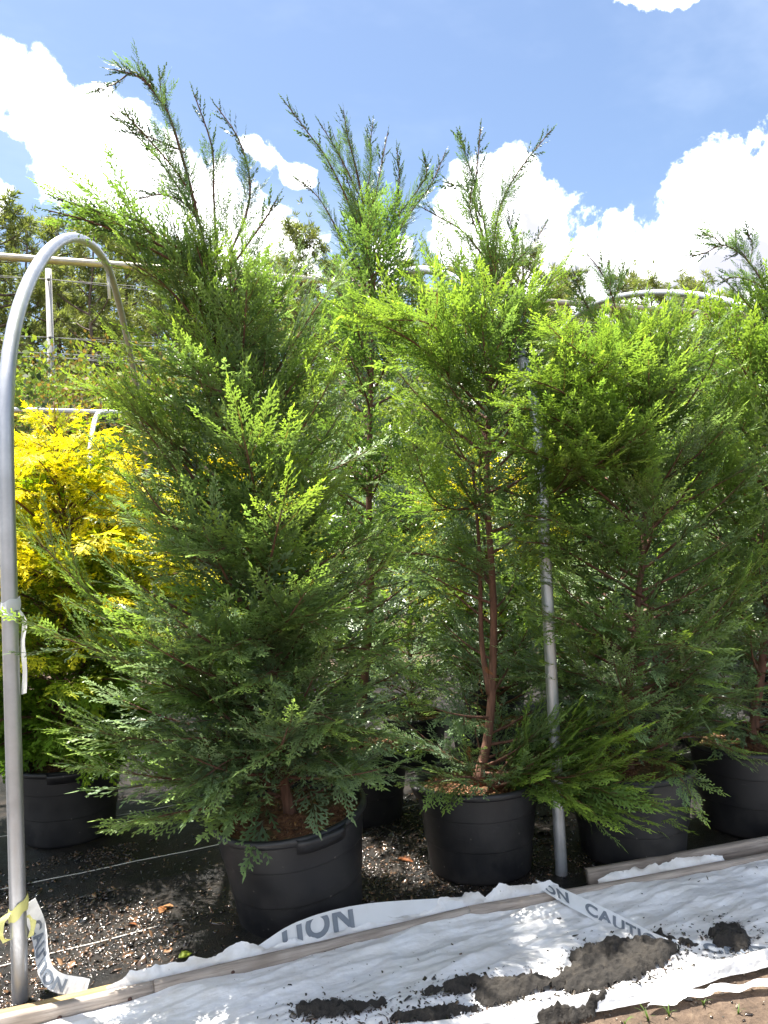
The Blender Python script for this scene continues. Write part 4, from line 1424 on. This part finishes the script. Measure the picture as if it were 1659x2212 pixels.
# by the tilted pot: stands up behind the plank, lower halves of the letters showing
t0, t1 = ground(560, 2092, 0.05), ground(1010, 1975, 0.05)
yb0, yb1 = board_y(t0[0])+0.058, board_y(t1[0])+0.05
tape([(t0[0], yb0, 0.070), (t0[0]+0.18, (yb0*2+yb1)/3+0.01, 0.108), (t0[0]+0.45, (yb0+yb1)/2+0.012, 0.118), (t1[0], yb1, 0.085)],
     [(0, 0.3, 0.42), (0.0, 0.3, 0.9), (0, 0.3, 0.9), (0, 0.3, 0.4)], 0.085,
     'white caution tape standing behind the plank in front of the tilted pot', [('TION', 0.085, -0.036)], 0.125, clip=0.068)
# diagonal tape on the right
q0, q1, q2, q3, q4, q5 = ground(1172, 1917, 0.085), ground(1222, 1938, 0.08), ground(1330, 1992, 0.04), ground(1435, 2040, 0.032), ground(1520, 2048, 0.03), ground(1690, 2058, 0.028)
tape([q0+(0, 0.03, 0), q1, q2, q3, q4, q5], [(0.2, 0.9, 0.1), (0.35, 0.7, 0.35), (0.35, 0.42, 0.5), (0.25, 0.55, 0.35), (0.1, 0.85, 0.2), (0.1, 0.85, 0.15)], 0.095,
     'white caution tape trailing diagonally over the plank onto the film', [('ON', 0.03, -0.030), ('CAUTION', 0.24, -0.030), ('CAUTION', 0.74, -0.030)], 0.082)
# hanging at the left pole
base1 = np.array([HX, HY, 0])
h0 = base1+(0.03, 0.045, 0.34)
e1 = ground(176, 2148, 0.045)
tape([h0, h0+(0.03, 0.04, -0.12), np.array([(h0[0]+e1[0])/2-0.02, e1[1]+0.07, 0.10]), e1+(0.02, 0.03, 0.0)],
     [(0.8, 0.1, 0.4), (0.75, 0.1, 0.6), (0.5, 0.15, 0.8), (0.3, 0.35, 0.8)], 0.066,
     'white caution tape sagging from the pole tie to the sunlit plank', [('CAUTION', 0.10, -0.024)], 0.060)


# ties of film round the left pole
def tie(z, label, material, tilt, tail):
    root = empty('plastic_tie', (HX, HY, z))
    tag(root, label, 'tie', 'film ties round the left pole')
    a = np.linspace(0, 2*np.pi, 33)
    rr = 0.034+0.003*np.sin(a*3+z)
    rows = []
    for v in np.linspace(-1, 1, 5):
        rows.append(np.stack([rr*np.cos(a)*(1+0.04*np.cos(v*3)), rr*np.sin(a)*(1+0.04*np.cos(v*3)), 0.024*v+tilt*np.cos(a)*0.03+0.004*np.sin(a*4+v)], -1))
    G = np.stack(rows, 1)
    link_obj('band', grid_mesh('band', G[..., 0], G[..., 1], G[..., 2]), material, root)
    for (pts, wd) in tail:
        S = smooth_path(pts, 14)
        k = np.linspace(-1, 1, 4)
        ww = wd*(0.6+0.8*fbm(np.arange(14)*0.6, np.zeros(14), int(z*50)))
        G = np.stack([S+np.stack([ww*q, -0.4*ww*q*np.sin(np.arange(14)*.8), 0.3*ww*q*np.cos(np.arange(14)*.9)], -1) for q in k], 1)
        link_obj('loose_end', grid_mesh('loose_end', G[..., 0], G[..., 1], G[..., 2]), material, root)


zt1 = at_y(14, 1310, HY)[2]
zt2 = at_y(30, 1965, HY)[2]
tie(zt1, 'white film tie with long loose end high on the left pole', 'tape_film', 0.3,
    [([(0.03, -0.01, -0.02), (0.05, -0.01, -0.06), (0.040, 0, -0.14), (0.045, 0, -0.24), (0.04, 0, -0.33)], 0.008), ([(-0.03, -0.03, 0.0), (0, -0.045, -0.03), (0.02, -0.04, -0.05)], 0.012)])
tie(zt2, 'yellowish film tie low on the left pole', 'yellow_film', 0.7,
    [([(-0.03, -0.02, 0.0), (-0.055, -0.03, -0.03), (-0.06, -0.03, -0.07), (-0.035, -0.02, -0.10)], 0.012), ([(0.03, 0, -0.03), (0.05, 0, -0.06), (0.04, 0, -0.11)], 0.008)])


# ------------------------------------------------------------------ fallen leaves and sprigs
def leaf(p, L, W, rz, tilt, col, label):
    n = 9
    t = np.linspace(0, 1, n)
    wd = W*np.sin(np.pi*t**0.8)*(1+0.15*np.sin(t*21))
    rows = [np.stack([t*L, k*wd, 0.12*L*np.sin(t*2.5)*(1-0.2*abs(k))+0.25*abs(k)*wd], -1) for k in (-1, -.5, 0, .5, 1)]
    G = np.stack(rows, 1)
    V = G.reshape(-1, 3)
    i = np.arange(n-1)[:, None]*5
    j = np.arange(4)[None]
    Q = np.stack([i+j, i+5+j, i+5+j+1, i+j+1], -1).reshape(-1, 4)
    C_ = np.broadcast_to(np.array(col), (len(V), 3))*np.random.default_rng(int(p[0]*1000) % 97).uniform(0.6, 1.3, (len(V), 1))
    o = link_obj('fallen_leaf', mesh_np('fallen_leaf', V, Q, C_, True), 'dead_leaf')
    o.location = p
    o.rotation_euler = (tilt, 0.1, rz)
    tag(o, label, 'leaf', 'fallen leaves on the weed cloth')


for px, py, L, W, rz, tl, col, lb in [(345, 1975, 0.07, 0.018, 1.2, 0.3, (0.30, 0.13, 0.05), 'curled rust brown leaf on the chips beside the tilted pot'),
                                      (385, 2068, 0.06, 0.02, 0.3, 0.2, (0.26, 0.32, 0.03), 'yellow green leaf lying on the chips'),
                                      (400, 2130, 0.045, 0.016, 2.0, 0.2, (0.30, 0.42, 0.04), 'small bright green leaf near the front plank'),
                                      (370, 2140, 0.05, 0.014, 0.8, 0.4, (0.36, 0.15, 0.07), 'small pinkish brown leaf near the front plank'),
                                      (295, 2000, 0.05, 0.014, 2.5, 0.3, (0.22, 0.08, 0.03), 'dark red brown leaf in the shade of the bed'),
                                      (375, 1960, 0.06, 0.02, 2.8, 0.2, (0.34, 0.16, 0.07), 'tan leaf by the raised lap of the cloth'),
                                      (860, 1855, 0.09, 0.018, -0.9, 0.2, (0.26, 0.09, 0.03), 'orange brown dead sprig in the gap between the two front pots')]:
    q = ground(px, py, 0.02)
    q[2] = float(cloth_z(q[0], q[1]))+0.006
    leaf(q, L, W, rz, tl, col, lb)


def weed(p, n, h, seed, label):
    r = np.random.default_rng(seed)
    b = MB()
    for k in range(n):
        a = r.uniform(0, 6.28)
        L = h*r.uniform(0.6, 1.2)
        t = np.linspace(0, 1, 6)
        out = np.array([math.cos(a), math.sin(a)])
        pts = np.stack([out[0]*L*0.7*t**1.6, out[1]*L*0.7*t**1.6, L*(t-0.35*t**2.5)], -1)
        side = np.array([-out[1], out[0], 0])*0.0035
        wv_ = (1-t)[:, None]*side
        V = np.vstack([pts-wv_, pts+wv_])
        Q = np.stack([np.arange(5), np.arange(5)+1, np.arange(5)+7, np.arange(5)+6], -1)
        b.add(V, Q, (0.10, 0.16, 0.035))
    o = b.build('grass_sprig', 'grass_blade')
    o.location = p
    tag(o, label, 'weed', 'grass sprigs on the dirt path')


for k, (px, py) in enumerate([(1520, 2172), (1445, 2195), (1400, 2205), (1595, 2190), (1350, 2215)]):
    q = ground(px, py, -0.012)
    weed(tuple(q), 5+k % 3, 0.045+0.012*(k % 3), k, 'thin grass sprig sprouting from the dirt path beside the film')


# ------------------------------------------------------------------ background: pines, shrubs, pole line
def pine_mesh(seed, H=14.0):
    r = np.random.default_rng(seed)
    tb = MB()
    t = np.linspace(0, 1, 16)
    wob = np.cumsum(r.normal(0, 0.06, (16, 2)), 0)
    T = np.stack([wob[:, 0]*t, wob[:, 1]*t, t*H], -1)
    tb.tube(T, 0.17*(1-0.9*t)+0.01, 8)
    P0, Dv = [], []
    nl = 52
    for i in range(nl):
        f = 0.16+0.82*(i+r.uniform(-.4, .4))/nl
        f = min(f, 0.985)
        dead = f < 0.47+r.normal(0, 0.05)
        az = i*2.4+r.normal(0, .5)
        prof = np.interp(f, [0.15, 0.35, 0.55, 0.75, 0.9, 1.0], [1.3, 2.0, 2.7, 2.3, 1.4, 0.5])
        L = prof*r.uniform(0.55, 1.2)*(0.75 if dead else 1)
        e = rad(r.uniform(-12, 22)+35*max(0, f-0.6)*2)
        p = np.array([np.interp(f, t, T[:, k]) for k in range(3)])
        m_ = 7
        ee = e+np.linspace(0, rad(r.uniform(0, 35)), m_)
        aa = az+np.cumsum(r.normal(0, 0.16, m_))
        st = np.stack([np.cos(ee)*np.cos(aa), np.cos(ee)*np.sin(aa), np.sin(ee)], -1)*L/(m_-1)
        pts = p+np.vstack([np.zeros(3), np.cumsum(st[:-1], 0)])
        tb.tube(pts, np.linspace(0.022+0.022*L/2, 0.008, m_), 5, cap=False)
        if dead:
            continue
        for q in range(int(5+L*3.2)):
            fq = r.uniform(0.3, 1.0)
            k = min(int(fq*(m_-1)), m_-2)
            a0 = pts[k]+(pts[k+1]-pts[k])*(fq*(m_-1)-k)
            d = nrm(st[k]/np.linalg.norm(st[k])*0.5+r.normal(0, 0.6, 3)+np.array([0, 0, 0.35]))
            tw = r.uniform(0.15, 0.6)
            tip = a0+d*tw
            tb.tube([a0, (a0+tip)/2+r.normal(0, .02, 3), tip], [0.01, 0.008, 0.005], 4, cap=False)
            for z in range(r.integers(2, 4)):
                P0.append(tip-d*tw*0.35*z*r.uniform(0.5, 1)+r.normal(0, 0.06, 3))
                Dv.append(d)
    for k in range(14):
        P0.append(T[-1]+r.normal(0, [0.25, 0.25, 0.3], 3))
        Dv.append(np.array([0, 0, 1.]))
    P0, Dv = np.array(P0), np.array(Dv)
    n, m_ = len(P0), 17
    d = Dv[:, None]*0.55+r.normal(0, 0.62, (n, m_, 3))
    d /= np.linalg.norm(d, axis=2, keepdims=True)
    L = r.uniform(0.16, 0.34, (n, m_, 1))
    s = np.cross(d, r.normal(0, 1, (n, m_, 3)))
    s /= np.linalg.norm(s, axis=2, keepdims=True)
    s *= r.uniform(0.014, 0.028, (n, m_, 1))
    p = P0[:, None]+d*0.02
    V = np.stack([p, p+d*L*0.5+s, p+d*L, p+d*L*0.5-s], 2).reshape(-1, 3)
    Q = np.arange(len(V)).reshape(-1, 4)
    c = np.array([0.12, 0.155, 0.06])+(np.array([0.27, 0.29, 0.105])-np.array([0.12, 0.155, 0.06]))*r.random((n, 1, 1, 1))**1.5
    c = np.broadcast_to(c, (n, m_, 4, 3))*r.uniform(0.75, 1.2, (n, m_, 1, 1))
    return mesh_np('trunk', np.vstack(tb.V), np.vstack(tb.Q), smooth=True), mesh_np('crown', V, Q, c.reshape(-1, 3))


PINES = [pine_mesh(200+k) for k in range(5)]
pine_spots = [(-260, 420, 32), (-120, 430, 31), (15, 415, 30), (70, 470, 37), (135, 468, 33), (205, 470, 29), (285, 500, 36), (365, 520, 32), (450, 545, 38), (520, 565, 34), (600, 545, 37),
              (668, 468, 30), (735, 560, 36), (800, 570, 34), (900, 560, 36), (1000, 560, 35), (1095, 545, 33), (1160, 528, 30), (1225, 610, 37), (1290, 640, 40), (1350, 645, 41), (1432, 592, 36),
              (1500, 625, 40), (1570, 645, 38), (1640, 660, 42), (1750, 640, 38), (1900, 600, 36), (2080, 600, 36), (-420, 440, 35), (2300, 590, 38)]
pr2 = np.random.default_rng(55)
for k in range(26):
    pine_spots.append((-400+k*105+pr2.uniform(-30, 30), pr2.uniform(560, 660), pr2.uniform(40, 52)))
for k, (px, py, dp) in enumerate(pine_spots):
    q = far(px, 1150, dp)
    topz = far(px, py, dp)[2]
    tr, crn = PINES[k % 5]
    root = empty('pine_tree', (q[0], q[1], 0.0), k*1.3)
    s = topz/14.2
    root.scale = (s*(0.95+0.1*math.sin(k*3.3)), s*(0.95+0.1*math.sin(k*3.3)), s)
    tag(root, {2: 'pine whose crown rises highest behind the taped hoop', 5: 'pine standing behind the hanging white strap', 11: 'round crowned pine showing between the tallest cypress and the slim dark one',
               17: 'pine crown showing between the twin stemmed cypress and the full bright one', 21: 'flat topped pine peeping over the far galvanised hoop'}.get(k, 'tall pine with bare lower trunk in the wood behind the nursery'), 'tree', 'pines of the wood behind the nursery')
    link_obj('trunk', tr, 'pine_bark', root)
    link_obj('crown', crn, 'pine_needles', root)


def shrub_mesh(seed, H, Wd, n, c0, c1, leafL=0.11):
    r = np.random.default_rng(seed)
    tb = MB()
    lobes = []
    for k in range(9):
        a = k*2.4+r.normal(0, .4)
        top = np.array([math.cos(a)*Wd*0.33*r.uniform(0.3, 1.1), math.sin(a)*Wd*0.33*r.uniform(0.3, 1.1), H*r.uniform(0.5, 0.93)])
        pts = smooth_path([np.array([math.cos(a)*.1, math.sin(a)*.1, 0]), top*[0.5, 0.5, 0.5]+r.normal(0, .08, 3), top], 8)
        tb.tube(pts, np.linspace(0.035, 0.008, 8)*H/3, 5)
        for j in range(7):
            lobes.append((pts[r.integers(3, 8)]+r.normal(0, [Wd*0.13, Wd*0.13, H*0.08], 3), Wd*r.uniform(0.10, 0.2)))
    ctr = np.array([q[0] for q in lobes])
    rr = np.array([q[1] for q in lobes])
    k = r.integers(0, len(lobes), n)
    dirs_ = r.normal(0, 1, (n, 3))
    dirs_ /= np.linalg.norm(dirs_, axis=1)[:, None]
    P = ctr[k]+dirs_*rr[k][:, None]*r.uniform(0.45, 1.1, (n, 1))**0.6
    P[:, 2] = np.maximum(P[:, 2], 0.08)
    d = dirs_+r.normal(0, 0.7, (n, 3))
    d /= np.linalg.norm(d, axis=1)[:, None]
    s = np.cross(d, r.normal(0, 1, (n, 3)))
    s /= np.linalg.norm(s, axis=1)[:, None]
    L = leafL*r.uniform(0.6, 1.3, (n, 1))
    V = np.stack([P, P+d*L*0.5+s*L*0.32, P+d*L, P+d*L*0.5-s*L*0.32], 1).reshape(-1, 3)
    c = np.array(c0)+(np.array(c1)-np.array(c0))*r.random((n, 1))
    c = np.repeat(c*r.uniform(0.7, 1.25, (len(lobes), 1))[k], 4, 0)
    return mesh_np('stems', np.vstack(tb.V), np.vstack(tb.Q)), mesh_np('leaves', V, np.arange(len(V)).reshape(-1, 4), c)


SH = {'green': shrub_mesh(301, 5.0, 4.4, 12000, (0.09, 0.14, 0.03), (0.22, 0.29, 0.07), 0.10),
      'lime': shrub_mesh(302, 4.6, 3.2, 8000, (0.14, 0.20, 0.03), (0.30, 0.36, 0.06)),
      'russet': shrub_mesh(303, 3.2, 2.6, 12000, (0.10, 0.09, 0.03), (0.22, 0.13, 0.05), 0.05),
      'dark': shrub_mesh(304, 2.0, 2.2, 7000, (0.03, 0.055, 0.018), (0.08, 0.10, 0.035), 0.07)}
slab = {'green': 'mid green broadleaf shrub at the edge of the wood', 'lime': 'lime green broadleaf shrub at the edge of the wood',
        'russet': 'russet tinged shrub in front of the wood', 'dark': 'low dark shrub behind the back rows of the bed'}
sspots = [('green', -180, 730, 21), ('green', -40, 735, 20), ('green', 60, 730, 22), ('lime', 200, 735, 17), ('lime', 255, 750, 19), ('green', 310, 745, 21), ('russet', 190, 800, 14), ('russet', 265, 810, 15),
          ('green', 400, 750, 20), ('lime', 480, 770, 18), ('green', 560, 770, 22), ('green', 650, 780, 20), ('lime', 740, 790, 19), ('green', 850, 790, 21), ('green', 960, 770, 20), ('lime', 1080, 780, 18),
          ('green', 1180, 770, 21), ('lime', 1270, 790, 18), ('green', 1390, 770, 21), ('green', 1500, 770, 20), ('lime', 1600, 780, 19), ('green', 1720, 760, 20), ('green', 1880, 750, 21), ('green', 2060, 750, 21),
          ('dark', -60, 930, 13.5), ('dark', 70, 925, 13), ('dark', 160, 905, 13.5), ('dark', 250, 915, 13), ('dark', 340, 930, 13.5), ('dark', 460, 930, 13), ('dark', 600, 930, 13.5), ('dark', 760, 930, 13),
          ('dark', 920, 930, 13.5), ('dark', 1080, 930, 13), ('dark', 1250, 930, 13.5), ('dark', 1420, 930, 13), ('dark', 1600, 920, 13), ('dark', 1800, 920, 13.5)]
nat = {'green': 5.0, 'lime': 4.6, 'russet': 3.2, 'dark': 2.0}
for k, (kd, px, py, dp) in enumerate(sspots):
    q = far(px, 1150, dp)
    s = far(px, py, dp)[2]/nat[kd]
    root = empty('broadleaf_shrub', (q[0], q[1], 0.0), k*0.9)
    root.scale = (s*0.95, s*0.95, s*(0.94+0.08*math.sin(k*2.1)))
    tag(root, slab[kd], 'shrub', 'shrubs before the wood, '+kd)
    link_obj('stems', SH[kd][0], 'grey_twig', root)
    link_obj('leaves', SH[kd][1], 'broad_leaves', root)
# one small dark conical juniper by the pole
jq = far(98, 1150, 15.5)
js = far(98, 782, 15.5)[2]
jn = copy_tree(stock)
jn.name = 'juniper_tree'
jn.location = (jq[0], jq[1], 0)
jn.scale = (js/2.4*0.9, js/2.4*0.9, js/2.5)
tag(jn, 'small dark conical juniper in front of the utility pole', 'tree')
jn['group'] = 'juniper by the pole'

# utility poles and wires
up0 = far(121, 1150, 21.0)
ptop = far(121, 573, 21.0)[2]
ldir = np.array([math.cos(0.02), math.sin(0.02), 0])
ends = {}
pl_labels = ['grey utility pole hidden beyond the left wood edge', 'slim grey utility pole carrying wires before the pines', 'grey utility pole hidden behind the treetops']
for k, off in enumerate((-32, 0, 32)):
    p = up0+ldir*off
    root = empty('utility_pole', (p[0], p[1], 0))
    tag(root, pl_labels[k], 'pole', 'utility poles along the wood')
    b = MB()
    b.tube([(0, 0, -0.2), (0, 0, ptop*0.5), (0, 0, ptop)], [0.115, 0.10, 0.085], 12)
    shaft = b.build('shaft', mat('pole_wood', m_bark((0.25, 0.24, 0.23), (0.42, 0.41, 0.39), (4, 4, 1))) if 'pole_wood' not in MATS else 'pole_wood', root)
    for zz in (ptop-0.35, far(121, 728, 21)[2], far(121, 763, 21)[2], far(121, 772, 21)[2]):
        c = MB()
        c.tube([(0, -0.09, zz), (0, -0.2, zz)], [0.03, 0.045], 8)
        c.build('insulator', 'wire_dark', shaft)
for j, zz in enumerate((ptop-0.35, far(121, 728, 21)[2], far(121, 763, 21)[2], far(121, 772, 21)[2])):
    b = MB()
    t = np.linspace(-32, 32, 49)
    sag = -0.35*(1-((abs(t)-16)/16)**2)
    pts = up0[None]+ldir[None]*t[:, None]
    pts[:, 2] = zz+sag
    pts[:, 1] -= 0.2
    b.tube(pts, 0.010 if j < 2 else 0.013, 5)
    tag(b.build('power_wire', 'wire_dark'), ['topmost thin wire strung to the utility pole top', 'single wire halfway up the utility pole', 'upper wire of the lower pair on the utility pole', 'lower wire of the lower pair on the utility pole'][j], 'wire', 'wires of the pole line')
